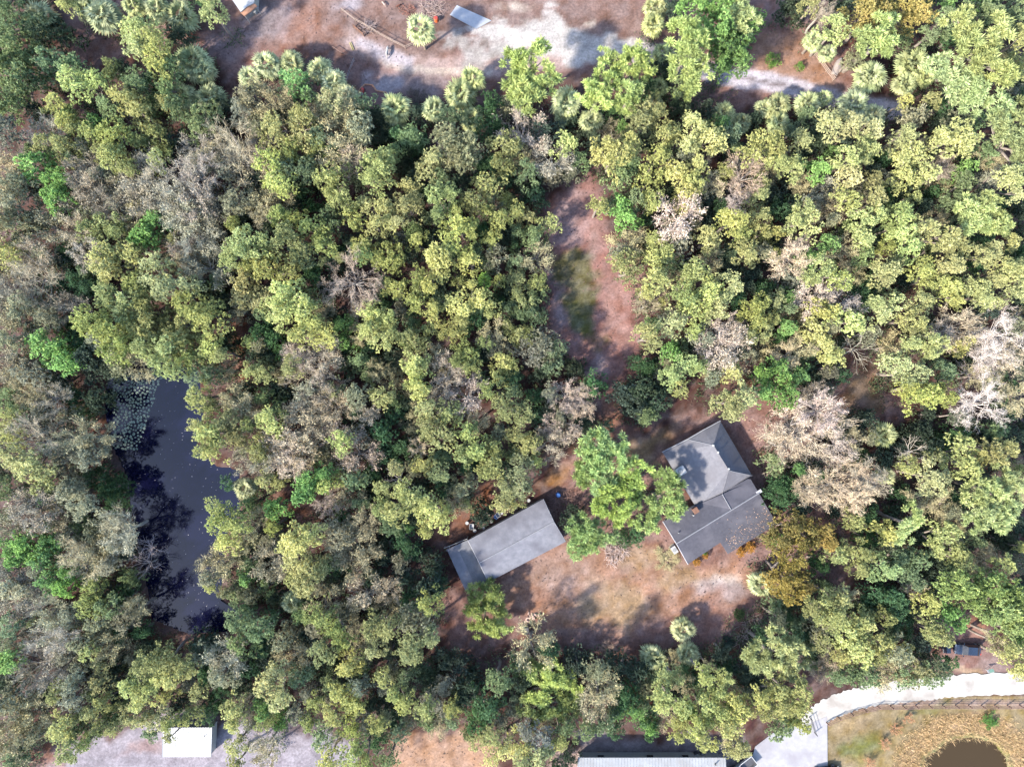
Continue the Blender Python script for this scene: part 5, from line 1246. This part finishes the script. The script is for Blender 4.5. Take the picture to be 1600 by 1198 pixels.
o = link('roof_leaves', tri_mesh('roof_leaves', V, np.arange(len(V)).reshape(-1, 4), np.repeat(r.random(n), 4), M['twig'])); o.color = (.20, .13, .09, 1)
tag(o, 'scattered brown leaves on the lower roof of the house', 'leaf litter', kind='stuff')

# ------------------------------------------------------------------ animals
def animal(name, label, cat, px, py, heading, k, col, graze):
    """One skinned body: trunk, neck and head, four jointed legs, tail; forward is +X, k is the height at the withers."""
    vs = []; es = []; rad = []
    def v(x, y, z, rx, ry=None, par=None):
        vs.append((x * k, y * k, z * k)); rad.append((rx * k, (ry or rx) * k))
        if par is not None: es.append((par, len(vs) - 1))
        return len(vs) - 1
    rump = v(-.52, 0, .80, .17, .19); belly = v(-.1, 0, .74, .20, .21, rump); chest = v(.34, 0, .78, .18, .21, belly); wither = v(.46, 0, .88, .13, .17, chest)
    if graze: n1 = v(.68, 0, .72, .09, .12, wither); n2 = v(.86, .02, .44, .07, .09, n1); hd = v(.92, .03, .26, .075, .09, n2); mz = v(1.0, .03, .06, .045, .05, hd)
    else: n1 = v(.64, 0, 1.05, .09, .12, wither); n2 = v(.80, 0, 1.22, .07, .09, n1); hd = v(.92, 0, 1.20, .075, .085, n2); mz = v(1.12, 0, 1.06, .045, .05, hd)
    for s_ in (-1, 1):
        e_ = v(hd and vs[hd][0] / k - .04, s_ * .07 + vs[hd][1] / k, vs[hd][2] / k + .11, .018, .018, hd)
        a = v(.40, s_ * .12, .58, .085, .085, chest); b_ = v(.41, s_ * .12, .32, .045, .045, a); c_ = v(.40, s_ * .12, .08, .032, .032, b_); v(.43, s_ * .12, .03, .042, .042, c_)
        a = v(-.46, s_ * .12, .58, .11, .10, rump); b_ = v(-.60, s_ * .12, .36, .055, .05, a); c_ = v(-.57, s_ * .12, .09, .034, .034, b_); v(-.54, s_ * .12, .03, .042, .042, c_)
    t1 = v(-.70, 0, .78, .04, .04, rump); v(-.80, 0, .48, .05, .05, t1)
    me = bpy.data.meshes.new(name); me.from_pydata(vs, es, []); me.materials.append(col)
    o = link(name, me); p = P(px, py, 0); o.location = (p.x, p.y, gz(p.x, p.y)); o.rotation_euler = (0, 0, heading)
    o.modifiers.new('skin', 'SKIN'); sv = me.skin_vertices[0].data
    for i, q_ in enumerate(rad): sv[i].radius = q_
    sv[rump].use_root = True
    ss = o.modifiers.new('smooth', 'SUBSURF'); ss.levels = 1; ss.render_levels = 2
    return tag(o, label, cat)
M['white_hair'] = noise_mat('white_hair', (.16, .152, .148), (.21, .203, .20), 3, .9)
M['tan_hair'] = noise_mat('tan_hair', (.15, .105, .085), (.22, .18, .165), 1.2, .9)
M['red_hair'] = noise_mat('red_brown_hair', (.05, .018, .012), (.08, .03, .02), 3, .9)
animal('horse', 'white horse standing on the sandy track with its head lowered', 'horse', 606, 83, R(-98), 1.05, M['white_hair'], True)
animal('goat', 'pale goat on the bare ground near the top edge', 'goat', 600, 8, R(-50), .62, M['tan_hair'], True)
animal('goat', 'reddish brown goat beside the red scrap heap at the top', 'goat', 623, 11, R(25), .58, M['red_hair'], True)
